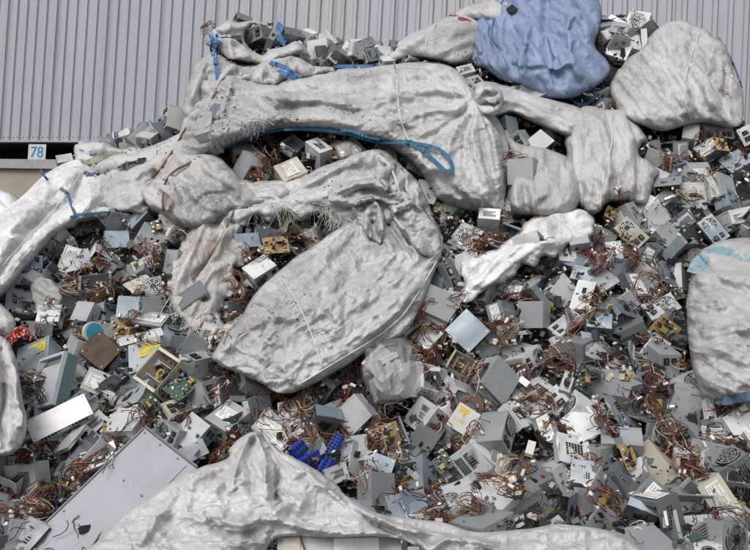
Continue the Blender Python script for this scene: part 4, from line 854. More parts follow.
def make_psu(kind, steel_, seed, bundle=True):
    """the master of each model; returns its root"""
    rg = np.random.default_rng(seed)
    dims = {'slim': (.10, .22, .042), 'box': (.15, .14, .086), 'open': (.15, .14, .086), 'shell': (.15, .14, .086), 'big': (.15, .165, .086)}.get(kind.split('_')[0], (.15, .14, .086))
    X_, Y_, Z_ = np.array(dims)/2
    root = empty('metal_shell' if kind.startswith('shell') else 'power_supply')
    mb = MB(); op = kind.startswith('open') or kind.startswith('shell')
    dented_box(mb, dims, 0, seed, open_top=op, amp=.0022)
    edge_lips(mb, dims, 0); screws(mb, dims, 2, rg)
    if op:   # inner faces, thickness
        t = .0012; 
        for sx in (-1, 1): mb.box((sx*(X_-.006), 0, Z_), (.012, 2*Y_, t*1.4), 0)
        for c, d in (((X_-t, 0, 0), (t, 2*Y_-.002, 2*Z_-.004)), ((-X_+t, 0, 0), (t, 2*Y_-.002, 2*Z_-.004)), ((0, Y_-t, 0), (2*X_-.004, t, 2*Z_-.004)), ((0, -Y_+t, 0), (2*X_-.004, t, 2*Z_-.004)), ((0, 0, -Z_+t+.001), (2*X_-.004, 2*Y_-.004, t))):
            mb.box(c, d, 0)
    if 'vent' in kind: vent_slots(mb, 'z', dims, 1, -X_*.7, X_*.7, -Y_*.5, Y_*.6, 3, 9, .8, .45)
    if 'side' in kind or rg.random() < .5: vent_slots(mb, 'x', dims, 1, -Y_*.6, Y_*.6, -Z_*.5, Z_*.5, 8, 2, .5, .8)
    if 'mesh' in kind: vent_slots(mb, 'z', dims, 1, -X_*.75, X_*.6, -Y_*.75, Y_*.6, 12, 12, .6, .6)
    if rg.random() < .6: vent_slots(mb, 'y', dims, 1, -X_*.7, X_*.2, -Z_*.3, Z_*.5, 7, 3, .6, .55)
    mb.box((X_*.3, Y_+.001, 0), (.03, .002, .018), 1)
    mb.build('case', [steel_, HOLE, ALU], root)
    if 'slim' not in kind:
        big = '120' in kind
        if big:
            child('fan', FN120, root, (0, 0, Z_+.001), (R(-90), 0, 0)); child('fan_grille', GR120, root, (0, 0, Z_+.0055), (R(-90), 0, 0))
            mbb = MB(); vent_slots(mbb, '-y', dims, 0, -X_*.85, X_*.25, -Z_*.75, Z_*.75, 9, 5, .6, .6); mbb.build('rear_mesh', [HOLE], root)
        else:
            fx = -X_*.42
            child('fan', FN80, root, (fx, -Y_-.001, 0)); child('fan_grille', GR80, root, (fx, -Y_-.0055, 0))
        child('power_socket', SOCK, root, (X_*.62, -Y_-.002, -Z_*.35)); 
        if rg.random() < .6: child('power_socket', SOCK, root, (X_*.62, -Y_-.002, Z_*.35))
        else: child('power_switch', SWI, root, (X_*.62, -Y_-.002, Z_*.35))
        if 'label' in kind: child('label', LABS[seed % 3], root, (0, 0, Z_+.0026))
        elif 'yellow' in kind: child('label', LABS[3], root, (.02, .02, Z_+.0026))
        elif not big and rg.random() < .7: child('label', LABS[1], root, (-X_-.003, 0, 0), (R(90), 0, R(-90)))
    else:
        child('power_socket', SOCK, root, (0, -Y_-.002, 0)); 
        mbb = MB(); vent_slots(mbb, 'y', dims, 0, -X_*.8, X_*.8, -Z_*.7, Z_*.7, 10, 4, .6, .6); mbb.build('vent_panel', [HOLE], root)
    if kind.startswith('open'): innards(root, dims, seed)
    if bundle: child('cable_bundle', BUND[seed % len(BUND)], root, (0, Y_-.07, 0))
    root['_dims'] = dims
    return root
MASTER = {}
def master(kind, st, variant=0):
    k = (kind, st.name, variant)
    if k not in MASTER:
        r_ = make_psu(kind, st, 500+len(MASTER)*7+variant, bundle=not kind.endswith('bare')); MASTER[k] = [r_, False, tuple(r_['_dims'])]; del r_['_dims']
    return MASTER[k]
def copy_tree(o, parent=None):
    c = o.copy(); COL.objects.link(c); c.parent = parent
    for ch in o.children: copy_tree(ch, c)
    return c
PSUS = []       # (object, px, py, facts) for labelling
def put(kind, st, Mw, variant=0):
    rec = master(kind, st, variant)
    if not rec[1]: rec[1] = True; o = rec[0]
    else: o = copy_tree(rec[0])
    o.matrix_world = Matrix(Mw.tolist())
    return o
NOT_PSU = []
def solve(c0, c1, c2, L1, L2, D):
    """pose of a rectangle L1 x L2 seen with these three corners; returns centre point, unit axes, normal towards the viewer, size factor"""
    a = np.array([c1[0]-c0[0], -(c1[1]-c0[1])], float)/F; b = np.array([c2[0]-c0[0], -(c2[1]-c0[1])], float)/F
    # find scale s: |a|^2 s^2 + z1^2 = L1^2 ...
    best = None
    for s in np.linspace(.3, 1.9, 161)*D:
        A = (a@a)*s*s; B = (b@b)*s*s
        if A > L1*L1 or B > L2*L2: break
        z1 = math.sqrt(L1*L1-A); z2 = math.sqrt(L2*L2-B); ab = (a@b)*s*s
        for sg in (1, -1):
            e = abs(ab+sg*z1*z2)
            if best is None or e < best[0]-1e-9: best = (e, s, z1, sg*z2)
    if best is None: s = D; z1 = z2 = 0.0
    else: _, s, z1, z2 = best
    cands = []
    cx = (c1[0]+c2[0])/2; cy = (c1[1]+c2[1])/2
    v = ray(cx, cy); v = v/np.linalg.norm(v)
    for sg in (1, -1):
        e1 = np.array([a[0]*s, a[1]*s, sg*z1]); e2 = np.array([b[0]*s, b[1]*s, sg*z2])
        e1 = e1/np.linalg.norm(e1); e2 = e2-e1*(e1@e2); e2 /= np.linalg.norm(e2)
        # camera axes: x right, y up, z towards the viewer
        w1 = e1[0]*_r+e1[1]*_u-e1[2]*_f; w2 = e2[0]*_r+e2[1]*_u-e2[2]*_f; n = np.cross(w1, w2)
        if n@v > 0: n = -n
        cands.append((w1, w2, n))
    up = max(cands, key=lambda c: c[2][2]); dn = min(cands, key=lambda c: c[2][2])
    return cx, cy, up, dn, s
FEAT = []
def feat(c0, c1, c2, face='T', kind='box', st=None, label=None, variant=0, lift=.07, on=None, flip=False, down=False, scale=None, extra=None):
    st = st or STEEL
    dims = MASTER_DIMS.get(kind.split('_')[0], (.15, .14, .086))
    L = {'T': (dims[0], dims[1], dims[2]), 'S': (dims[1], dims[2], dims[0]), 'R': (dims[0], dims[2], dims[1])}[face]
    cx = (c1[0]+c2[0])/2; cy = (c1[1]+c2[1])/2
    D = float(surf(cx, cy)[0] if on else DB(cx, cy)-.035)-lift
    cx, cy, up, dn, s = solve(c0, c1, c2, L[0], L[1], D)
    w1, w2, n = dn if down else up
    k = np.clip(D/s, .72, 1.3) if scale is None else scale
    Cc = at(cx, cy, D)-n*L[2]/2*k
    if face == 'T':   ax, ay, az = w1, w2, n
    elif face == 'S': ay, az, ax = w1, w2, n
    else:             ax, az, ay = w1, w2, -n
    Rm = np.stack([ax, ay, az], 1)
    if np.linalg.det(Rm) < 0:
        if face == 'T': Rm[:, 1] *= -1
        elif face == 'S': Rm[:, 2] *= -1
        else: Rm[:, 0] *= -1
    if flip: 
        if face == 'T': Rm[:, 0] *= -1; Rm[:, 1] *= -1
        elif face == 'S': Rm[:, 1] *= -1; Rm[:, 2] *= -1
        else: Rm[:, 0] *= -1; Rm[:, 2] *= -1
    Mw = np.eye(4); Mw[:3, :3] = Rm*k; Mw[:3, 3] = Cc
    o = put(kind, st, Mw, variant)
    FEAT.append((cx, cy)); PSUS.append((o, cx, cy, kind, st.name, label, True))
    return o, Mw
MASTER_DIMS = {'slim': (.10, .22, .042), 'big': (.15, .165, .086)}
SP, SD, CR, DK, BS = STEEL2, STEEL3, CREAMS, DARKS, BLUESTEEL
# face T: c0>c1 = .150 side, c0>c2 = .140 side; S: c0>c1 = .140, c0>c2 = .086; R (rear): c0>c1 = .150, c0>c2 = .086
feat((44, 224), (40, 246), (60, 224), 'S', 'box_side', SP)
feat((76, 276), (106, 273), (84, 290), 'T', 'shell_bare', SD, variant=1)
feat((104, 231), (125, 230), (110, 248), 'T', 'box', BS)
feat((124, 223), (138, 206), (134, 229), 'S', 'box', BS, variant=1)
feat((131, 263), (150, 254), (137, 274), 'R', 'box', CR)
feat((166, 249), (162, 272), (179, 251), 'S', 'box_side', STEEL)
feat((172, 297), (197, 280), (184, 309), 'T', 'box', SD, on=1, lift=.05)
feat((234, 234), (257, 232), (238, 248), 'S', 'box', BS)
feat((241, 268), (262, 254), (256, 279), 'T', 'box', SP, lift=.12)
feat((230, 168), (243, 150), (240, 185), 'T', 'box', STEEL)
feat((273, 166), (296, 155), (285, 183), 'T', 'box_label', CR, lift=.16)
feat((305, 141), (321, 155), (317, 135), 'S', 'box', SP, lift=.12)
feat((195, 116), (196, 137), (211, 112), 'S', 'box_bare', STEEL, on=1, lift=.03)
feat((214, 103), (215, 119), (223, 104), 'S', 'box_bare', BS, on=1, lift=.0)
feat((247, 30), (263, 42), (253, 27), 'S', 'box_bare', SP, on=1, lift=.02)
feat((262, 26), (275, 28), (264, 41), 'S', 'box_bare', SD)
feat((237, 12), (251, 15), (239, 20), 'S', 'box_bare', SD, lift=.0)
feat((284, 26), (303, 28), (287, 36), 'S', 'box_bare', SD)
feat((220, 36), (240, 33), (222, 44), 'S', 'box_bare', DK, on=1, lift=.0)
feat((304, 30), (313, 35), (308, 27), 'S', 'box_bare', SP)
feat((332, 41), (349, 49), (336, 53), 'T', 'box_bare', SD)
feat((328, 59), (335, 46), (336, 65), 'S', 'box_bare', SP)
feat((350, 38), (364, 38), (350, 44), 'S', 'box_bare', SP, lift=0)
feat((356, 45), (364, 47), (354, 55), 'T', 'box_vent_bare', STEEL)
feat((366, 38), (379, 42), (368, 46), 'S', 'box_bare', SD, lift=0)
feat((366, 50), (377, 47), (370, 61), 'T', 'box_mesh_bare', SD)
feat((381, 57), (392, 55), (384, 62), 'S', 'box_bare', SP)
feat((408, 52), (418, 54), (410, 59), 'S', 'box_bare', SP)
feat((395, 48), (406, 46), (398, 58), 'T', 'box_bare', DK)
feat((315, 46), (330, 44), (318, 60), 'T', 'box_bare', DK)
feat((112, 132), (125, 128), (116, 139), 'T', 'shell_bare', SP, on=1)
feat((141, 128), (158, 131), (136, 137), 'T', 'box_bare', SP, on=1)
feat((118, 142), (140, 138), (121, 152), 'S', 'box', SD, on=1)
feat((57, 156), (69, 153), (60, 163), 'S', 'box', SD, lift=.1)
feat((117, 296), (140, 297), (116, 317), 'T', 'box', BS)
feat((137, 298), (135, 319), (145, 297), 'R', 'box', STEEL, variant=2)
feat((38, 307), (58, 306), (39, 321), 'T', 'box', SP)
feat((33, 321), (50, 323), (32, 335), 'S', 'box', STEEL)
feat((75, 302), (94, 303), (70, 319), 'T', 'box', STEEL, variant=3)
feat((66, 335), (82, 340), (58, 358), 'T', 'box', STEEL)
feat((12, 350), (45, 336), (20, 372), 'T', 'box_yellow', BS)
feat((84, 424), (96, 412), (94, 433), 'S', 'box_side', SP)
feat((103, 430), (113, 410), (138, 426), 'T', 'box', SP, flip=True)
feat((84, 433), (105, 436), (62, 461), 'T', 'shell_bare', STEEL, variant=2)
feat((80, 456), (109, 443), (91, 469), 'S', 'box', SP)
feat((1, 468), (36, 463), (5, 502), 'T', 'box_mesh', STEEL)
feat((169, 437), (189, 414), (191, 448), 'T', 'box', STEEL, variant=4)
feat((150, 437), (175, 446), (157, 420), 'R', 'box', STEEL)
feat((205, 418), (226, 402), (229, 428), 'T', 'box_label', STEEL, lift=.1, flip=True)
feat((164, 402), (184, 396), (175, 415), 'R', 'box', CR)
feat((222, 381), (241, 390), (226, 402), 'T', 'box', DK)
feat((205, 380), (224, 376), (212, 402), 'R', 'box_bare', STEEL)
feat((131, 378), (155, 348), (158, 390), 'T', 'open_bare', CR, variant=1, lift=.12)
feat((125, 347), (158, 336), (131, 373), 'T', 'box_yellow', STEEL)
feat((194, 344), (204, 322), (207, 350), 'S', 'box', SP)
feat((318, 407), (340, 400), (327, 421), 'S', 'box', BS)
feat((333, 416), (354, 394), (351, 436), 'T', 'box', STEEL, lift=.12)
feat((334, 441), (366, 436), (337, 461), 'T', 'box', STEEL, variant=5)
feat((325, 468), (345, 464), (330, 484), 'S', 'box', SP)
feat((368, 452), (396, 460), (358, 478), 'T', 'box_vent', BS)
feat((403, 422), (422, 397), (418, 431), 'T', 'box_vent', SP, variant=1)
feat((375, 424), (400, 418), (386, 450), 'T', 'open', STEEL, variant=3)
feat((449, 424), (461, 405), (466, 434), 'T', 'box_yellow', SP, lift=.12)
feat((438, 471), (475, 446), (452, 488), 'T', 'big_vent', STEEL)
feat((468, 440), (481, 428), (493, 461), 'T', 'box', SP)
feat((498, 436), (510, 412), (508, 453), 'R', 'box', STEEL, lift=.14)
feat((480, 381), (500, 356), (503, 405), 'T', 'box', STEEL, lift=.14)
feat((414, 306), (432, 284), (446, 321), 'T', 'box', STEEL, lift=.14)
feat((467, 309), (490, 331), (445, 330), 'T', 'box_side', BS, lift=.12)
feat((445, 365), (467, 377), (456, 350), 'T', 'open_bare', CR, lift=.08)
feat((421, 363), (455, 374), (420, 384), 'T', 'shell_bare', SP, lift=.10, variant=4)
feat((394, 324), (413, 312), (405, 335), 'R', 'box', SP)
feat((410, 338), (428, 321), (425, 350), 'T', 'box', STEEL)
feat((508, 159), (531, 158), (509, 184), 'T', 'box', STEEL, on=1, lift=.06)
feat((480, 207), (501, 209), (478, 218), 'S', 'box_side', SP, lift=.2)
feat((490, 244), (505, 221), (505, 252), 'T', 'shell_bare', BS, variant=5)
feat((464, 252), (484, 256), (464, 274), 'T', 'box', SP)
feat((513, 238), (536, 230), (516, 253), 'S', 'box', STEEL, on=1, lift=.0)
feat((427, 270), (445, 270), (422, 288), 'T', 'box', BS)
feat((519, 302), (541, 301), (519, 328), 'T', 'box', STEEL)
feat((499, 300), (516, 303), (505, 326), 'T', 'box', BS)
feat((520, 357), (541, 345), (528, 372), 'R', 'box', SP)
feat((505, 115), (507, 138), (518, 116), 'S', 'box', BS)
feat((517, 132), (528, 127), (525, 147), 'S', 'box', STEEL)
feat((526, 141), (542, 128), (538, 154), 'T', 'box', STEEL)
feat((520, 85), (540, 73), (533, 101), 'T', 'box', STEEL, lift=.16)
feat((456, 67), (472, 62), (460, 76), 'S', 'box', SP, lift=.10)
feat((466, 79), (479, 72), (474, 89), 'S', 'box_yellow', SP, lift=.10)
feat((509, 88), (520, 83), (514, 96), 'S', 'box', SP, lift=.12)
feat((281, 143), (292, 133), (295, 153), 'T', 'shell_bare', SD, variant=6)
feat((717, 77), (733, 75), (718, 92), 'T', 'box', SP, lift=.12)
feat((722, 100), (738, 96), (728, 116), 'T', 'box', SD)
feat((730, 132), (742, 128), (738, 150), 'S', 'box', SP)
feat((716, 172), (738, 176), (718, 196), 'T', 'box', STEEL)
feat((722, 418), (748, 405), (736, 442), 'T', 'box', SP)
feat((719, 520), (753, 523), (718, 556), 'T', 'box_120', STEEL)
feat((371, 470), (395, 478), (372, 500), 'T', 'box', STEEL, variant=6)
feat((385, 500), (425, 494), (392, 520), 'T', 'box', BS, variant=2)
feat((440, 488), (470, 480), (452, 512), 'T', 'box', STEEL)
feat((180, 448), (200, 440), (188, 462), 'S', 'box', STEEL)
feat((290, 398), (310, 392), (300, 414), 'S', 'box', SD)
feat((252, 398), (268, 396), (256, 420), 'T', 'box', BS)

# ------------------------------------------------------------------ filler: the rest of the heap, each unit its own
def in_sack(px, py, margin=0):
    for (x0, y0, g, z, C) in SACKS:
        ix = int(round((px-x0)/g)); iy = int(round((py-y0)/g))
        if 0 <= ix < z.shape[1] and 0 <= iy < z.shape[0] and np.isfinite(z[iy, ix]): return True
    return False
from mathutils import Quaternion
KINDS = [('box_bare', STEEL, 4), ('box_side_bare', SD, 3), ('box_bare', SP, 2), ('box_vent_bare', BS, 1), ('box', STEEL, 0), ('box', BS, 1), ('box_side', SP, 0), ('box', SD, 0), ('box_vent', STEEL, 0), ('box_label', STEEL, 0), ('open', STEEL, 1), ('shell_bare', STEEL, 0), ('shell_bare', SD, 7), ('shell_bare', BS, 8), ('box', CR, 0), ('box_120', STEEL, 0), ('box', DK, 0), ('slim', STEEL, 0), ('open', SD, 2), ('box_mesh', SD, 0), ('box', STEEL, 1), ('box', SP, 0), ('box', SD, 1)]
rg = np.random.default_rng(91); fill = []; tries = 0
NF = 265
while len(fill) < NF and tries < 60000:
    tries += 1
    px = rg.uniform(-25, 790); py = rg.uniform(-5, 575)
    if py < RIDGE(px)+6: continue
    if in_sack(px, py): continue
    D = float(DB(px, py)); sz = F*.15/D
    if any(math.hypot(px-a, py-b) < sz*.60 for a, b in FEAT): continue
    if any(math.hypot(px-a, py-b) < sz*.50 for a, b in fill): continue
    fill.append((px, py))
for px in np.arange(298, 424, 7.5): fill.append((float(px), float(RIDGE(px)+rg.uniform(-3, 5))))
for px in np.arange(110, 178, 11.0): fill.append((float(px), float(RIDGE(px)-rg.uniform(3, 9))))
for i, (px, py) in enumerate(fill):
    kind, st, var = KINDS[int(rg.integers(len(KINDS)))]
    D = float(DB(px, py))+rg.uniform(-.02, .10)
    if i >= NF: kind, st, var = [('box_bare', SP, 2), ('box_bare', STEEL, 4), ('box_side_bare', SD, 3), ('box_vent_bare', BS, 1)][i % 4]
    q = Quaternion(rg.normal(0, 1, 4).tolist()); q.normalize(); Rm = np.array(q.to_matrix())
    Mw = np.eye(4); Mw[:3, :3] = Rm*rg.uniform(.95, 1.16)*(1.14 if py > 380 else 1.0); Mw[:3, 3] = at(px, py, D)
    o = put(kind, st, Mw, var); PSUS.append((o, px, py, kind, st.name, None, False))

# ------------------------------------------------------------------ single pieces among the power supplies
def pose(c0, c1, c2, L1, L2, H, lift=.08, on=None, down=False, fit=True):
    cx = (c1[0]+c2[0])/2; cy = (c1[1]+c2[1])/2; D = float(surf(cx, cy)[0] if on else DB(cx, cy))-lift
    cx, cy, up, dn, s = solve(c0, c1, c2, L1, L2, D); w1, w2, n = dn if down else up
    k = D/s if fit else 1; Rm = np.stack([w1, w2, n], 1)
    if np.linalg.det(Rm) < 0: Rm[:, 1] *= -1
    Mw = np.eye(4); Mw[:3, :3] = Rm*k; Mw[:3, 3] = at(cx, cy, D)-n*H/2*k
    return Mw
def rooted(name, Mw, label, cat, group=None):
    o = empty(name); o.matrix_world = Matrix(np.asarray(Mw).tolist()); return tag(o, label, cat, group)
PALE_CASE = mat('pale_blue_white_case', (.50, .53, .57), .45, .1, noise=[(14, (.40, .42, .45), .5, .7)], bump=(12, .2, .003))
TEAL = mat('teal_grey_side', (.12, .18, .18), .5, .3)
# white computer case with a recessed lid
r_ = rooted('computer_case', pose((24, 360), (22, 409), (58, 349), .21, .16, .09, .16), 'pale blue white computer case with a recessed lid, at the lower left', 'computer case')
mb = MB(); mb.box((0, 0, -.02), (.21, .16, .05), 1); mb.build('case_body', [PALE_CASE, TEAL], r_)
mb = MB(); dented_box(mb, (.165, .148, .006), 0, 5, .0015); 
for v in mb.v: v += np.array([.018, 0, .008])
mb.build('lid', PALE_CASE, r_)
mb = MB()
for c, d in (((-.1, 0, .012), (.012, .16, .02)), ((0, .077, .012), (.188, .006, .02)), ((0, -.077, .012), (.188, .006, .02)), ((.1, 0, .012), (.012, .16, .02))): mb.box(c, d)
mb.build('rim', PALE_CASE, r_)
mb = MB(); mb.box((-.078, .015, .0045), (.022, .10, .003), 0); mb.build('drive_slot', mat('slot_grey', (.16, .18, .20), .5), r_)
# brown case
r_ = rooted('metal_case', pose((80, 351), (97, 331), (104, 370), .15, .16, .12, .14), 'brown rusty open metal case, dark inside, in the lower left', 'metal case')
mb = MB(); dented_box(mb, (.15, .16, .004), 0, 8, .003)
for v in mb.v: v += np.array([0, 0, .058])
mb.box((.074, 0, 0), (.003, .158, .114)); mb.box((0, .078, 0), (.146, .003, .114)); mb.box((-.074, 0, 0), (.003, .158, .114)); mb.build('shell', BROWN, r_)
mb = MB(); mb.box((0, -.01, -.03), (.142, .12, .05)); mb.build('inner_shade', mat('inner_shade_brown', (.02, .016, .013), .7), r_)  # near-black block painted in as the shade inside the open case
mb = MB(); [mb.cyl((x, y, .062), .003, .003, 2, 8) for x in (-.06, .06) for y in (-.065, .065)]; mb.build('screw', ALU, r_)
# bright zinc unit
r_ = rooted('zinc_unit', pose((27, 421), (78, 396), (40, 439), .25, .10, .045, .18), 'long bright zinc box catching the light, lower left', 'power supply')
mb = MB(); dented_box(mb, (.25, .10, .045), 0, 9, .0012, 7); edge_lips(mb, (.25, .10, .045), 0, .006); mb.build('case', [SHINY], r_)
mb = MB(); vent_slots(mb, '-y', (.25, .10, .045), 0, -.1, .1, -.015, .015, 14, 3); mb.build('vent', HOLE, r_)
mb = MB(); [mb.cyl((x, y, .0235), .003, .002, 2, 8) for x in (-.115, .115) for y in (-.04, .04)]; mb.build('screw', STEEL3, r_)
# large flat grey case
GC = mat('pale_grey_flat_panel', (.33, .35, .385), .5, .1, noise=[(5, (.28, .295, .32), .45, .7), (30, (.25, .25, .26), .62, .72, .6)], bump=(7, .25, .006))
n = GC.node_tree.nodes; l = GC.node_tree.links   # long scratches
bs = n['Principled BSDF']; src = bs.inputs['Base Color'].links[0].from_socket; tc = n.new('ShaderNodeTexCoord'); mp = n.new('ShaderNodeMapping'); mp.inputs['Scale'].default_value = (60, 2, 4); mp.inputs['Rotation'].default_value = (0, 0, .5)
tx_ = n.new('ShaderNodeTexNoise'); tx_.inputs['Scale'].default_value = 2.2; tx_.inputs['Detail'].default_value = 6; l.new(tc.outputs['Object'], mp.inputs[0]); l.new(mp.outputs[0], tx_.inputs[0])
mr = n.new('ShaderNodeMapRange'); mr.inputs[1].default_value = .66; mr.inputs[2].default_value = .70; mr.inputs[4].default_value = .5; l.new(tx_.outputs[0], mr.inputs[0]); mx = n.new('ShaderNodeMix'); mx.data_type = 'RGBA'; l.new(mr.outputs[0], mx.inputs[0]); l.new(src, mx.inputs[6]); mx.inputs[7].default_value = (.13, .13, .14, 1); l.new(mx.outputs[2], bs.inputs['Base Color'])
r_ = rooted('computer_case', pose((127, 437), (194, 470), (22, 546), .30, .58, .11, .22), 'large flat pale grey computer case with scratched top, bottom left foreground', 'computer case')
mb = MB(); dented_box(mb, (.30, .58, .10), 0, 21, .002, 8); mb.build('case_body', GC, r_)
mb = MB()
for sy in (-1, 1): mb.tube([(-.148, sy*.288, .052), (0, sy*.288, .053), (.148, sy*.288, .052)], .006, 6); 
mb.box((-.147, 0, .0535), (.005, .56, .006)); mb.build('folded_rim', STEEL3, r_)
mb = MB(); mb.box((.10, 0, .0525), (.02, .54, .002)); mb.build('raised_rib', GC, r_)
mb = MB(); [mb.cyl((x, y, .0535), .004, .002, 2, 8) for x in (-.13, -.04, .06) for y in (-.27, -.1, .1, .27)]; mb.build('screw', STEEL3, r_)
# equipment at the very bottom
r_ = rooted('server_unit', pose((276, 541), (402, 541), (278, 598), .44, .26, .07, .30), 'flat grey server unit with a pale label under the front sack lip', 'server')
mb = MB(); dented_box(mb, (.44, .26, .07), 0, 22, .0012, 6); edge_lips(mb, (.44, .26, .07), 0); mb.build('case', [STEEL], r_)
mb = MB(); mb.box((.06, .085, .0365), (.16, .05, .002)); mb.build('label', LABEL, r_)
mb = MB(); mb.box((-.17, .07, .038), (.06, .09, .004)); mb.build('latch_plate', CREAMS, r_)
mb = MB(); mb.tube([(-.145, .14, .042), (-.135, .10, .05), (-.12, .06, .044), (-.11, 0, .042)], .004, 6); mb.build('red_cable', W_BRN, r_)
# thin plates
def plate(c0, c1, c2, L1, L2, m, label, lift=.10, name='metal_plate', folds=True):
    r_ = rooted(name, pose(c0, c1, c2, L1, L2, .006, lift), label, 'metal plate')
    mb = MB(); dented_box(mb, (L1, L2, .003), 0, int(L1*1000)+int(c0[0]), .003, 6); mb.build('sheet', m, r_)
    mb = MB()
    if folds:
        mb.box((0, L2/2-.002, -.006), (L1, .002, .014)); mb.box((0, -L2/2+.002, -.006), (L1, .002, .014))
    mb.box((L1/2-.002, 0, -.006), (.002, L2*.9, .014)); mb.build('folded_edge', m, r_)
    mb = MB()
    for i in range(3): mb.cyl((L1*(-.3+.25*i), L2*.1, .0022), .004+.003*(i == 1), .001, 2, 10)
    mb.build('hole', HOLE, r_); return r_
plate((123, 284), (142, 274), (139, 294), .14, .12, CREAMS, 'cream metal plate lying flat among boxes, left of the torn strip')
plate((120, 338), (158, 328), (124, 345), .19, .04, SP, 'long narrow white metal strip above the yellow sticker unit')
plate((64, 434), (84, 425), (54, 452), .10, .12, SP, 'curved white plate beside the bright zinc box')
plate((508, 258), (524, 248), (516, 270), .09, .07, STEEL, 'small grey plate under the white rag on the right')
plate((336, 498), (372, 506), (345, 520), .16, .10, STEEL, 'flat grey plate behind the lip of the front sack')
plate((400, 495), (440, 500), (410, 516), .18, .10, BS, 'blue grey plate lying behind the front sack, right of centre')
plate((728, 405), (756, 400), (730, 425), .13, .11, SP, 'white plate below the dark blue strap at the right edge')
plate((560, 420), (592, 408), (575, 440), .14, .12, SP, 'white tilted plate in the right half of the heap')
# blue plastic connector blocks
def blue_block(c0, c1, c2, L1, L2, H, label, lift=.14):
    r_ = rooted('connector_block', pose(c0, c1, c2, L1, L2, H, lift), label, 'connector', 'blue plastic connector blocks')
    mb = MB(); mb.box((0, 0, -.002), (L1, L2, H-.004)); mb.build('housing', BLUEP, r_)
    mb = MB(); k = max(2, int(L1/.012))
    for i in range(k):
        for j in range(2): mb.box((-L1/2+L1*(i+.5)/k, (j-.5)*L2*.5, H/2), (L1/k*.6, L2*.28, .003))
    mb.build('pin_hole', HOLE, r_)
    mb = MB(); mb.box((0, L2/2+.002, 0), (L1*.5, .004, H*.4)); mb.build('clip', BLUEP, r_)
blue_block((324, 452), (335, 432), (331, 455), .09, .035, .03, 'tallest blue plastic block, right end of the blue cluster')
blue_block((292, 448), (302, 440), (300, 458), .055, .045, .03, 'blue connector block at the left of the blue cluster')
blue_block((305, 456), (318, 450), (310, 466), .06, .04, .03, 'blue connector block in the middle of the blue cluster')
blue_block((298, 462), (306, 458), (302, 472), .04, .04, .03, 'lower blue block beside the yellow wires of the cluster')
blue_block((318, 468), (326, 456), (328, 474), .07, .04, .04, 'lowest blue block touching the front sack edge')
# green and cream fragments, turquoise disc
def board(c0, c1, c2, L1, L2, m, label, seed, lift=.10):
    rg = np.random.default_rng(seed); r_ = rooted('circuit_board', pose(c0, c1, c2, L1, L2, .002, lift), label, 'circuit board')
    board_parts(r_, L1, L2, m, rg); return r_
def board_parts(r_, L1, L2, m, rg):
    mb = MB(); mb.box((0, 0, 0), (L1, L2, .002)); mb.build('substrate', m, r_)
    mb = MB()
    for i in range(26): mb.box((rg.uniform(-.45, .45)*L1, rg.uniform(-.45, .45)*L2, .005), (rg.uniform(.003, .012), rg.uniform(.003, .009), rg.uniform(.004, .012)), int(rg.integers(0, 4)))
    mb.build('small_components', [BLACKP, WHITEP, ALU, TAPE], r_)
    for i in range(4):
        mb = MB(); x, y = rg.uniform(-.38, .38)*L1, rg.uniform(-.38, .38)*L2; mb.cyl((x, y, .012), rg.uniform(.004, .009), .022, 2, 10, 0); mb.build('capacitor', CAPM, r_)
    mb = MB(); x, y = rg.uniform(-.3, .3)*L1, rg.uniform(-.3, .3)*L2; mb.box((x, y, .013), (.026, .022, .024), 0); mb.box((x, y, .013), (.014, .025, .016), 1); mb.build('transformer', [TAPE, BLACKP], r_)
board((149, 222), (160, 218), (154, 234), .07, .08, PCBG, 'small green circuit board left of the grimy sack', 61, .16)
board((163, 388), (182, 372), (183, 399), .14, .11, PCBG, 'dark green circuit board right of the tan board', 62, .16)
board((262, 238), (286, 236), (266, 254), .12, .08, PCBB, 'board with white ceramic parts above the twisted sack', 63, .14)
board((455, 322), (470, 330), (450, 345), .09, .10, PCBB, 'tan circuit board inside the yellow sided open unit', 64, .06)
board((380, 425), (396, 422), (386, 448), .09, .10, PCBB, 'tan board with yellow coils below the milky plastic bag', 65, .18)
board((432, 462), (446, 452), (440, 474), .08, .08, PCBG, 'dark green board left of the vented unit, lower right of centre', 66, .12)
r_ = rooted('round_lid', pose((86, 326), (98, 320), (92, 344), .08, .08, .03, .16), 'turquoise topped round lid above the brown case', 'lid')
mb = MB(); mb.cyl((0, 0, 0), .045, .022, 2, 24); mb.build('rim', CREAMS, r_); mb = MB(); mb.cyl((0, 0, .0125), .038, .003, 2, 24); mb.build('sticker', mat('turquoise_sticker', (.04, .28, .38), .5), r_)
# black and silver drive bracket
r_ = rooted('drive_bracket', pose((441, 262), (452, 258), (452, 292), .07, .12, .04, .14), 'silver and black drive bracket with round lenses, right of the twisted sack', 'bracket')
mb = MB(); mb.box((0, 0, 0), (.07, .12, .006)); mb.box((.034, 0, .012), (.003, .12, .03)); mb.box((-.034, 0, .012), (.003, .12, .03)); mb.build('frame', ALU, r_)
for y in (-.03, .015): mb = MB(); mb.cyl((0, y, .012), .017, .018, 2, 16, 0); mb.cyl((0, y, .022), .010, .003, 2, 14, 1); mb.build('lens', [BLACKP, ALU], r_)
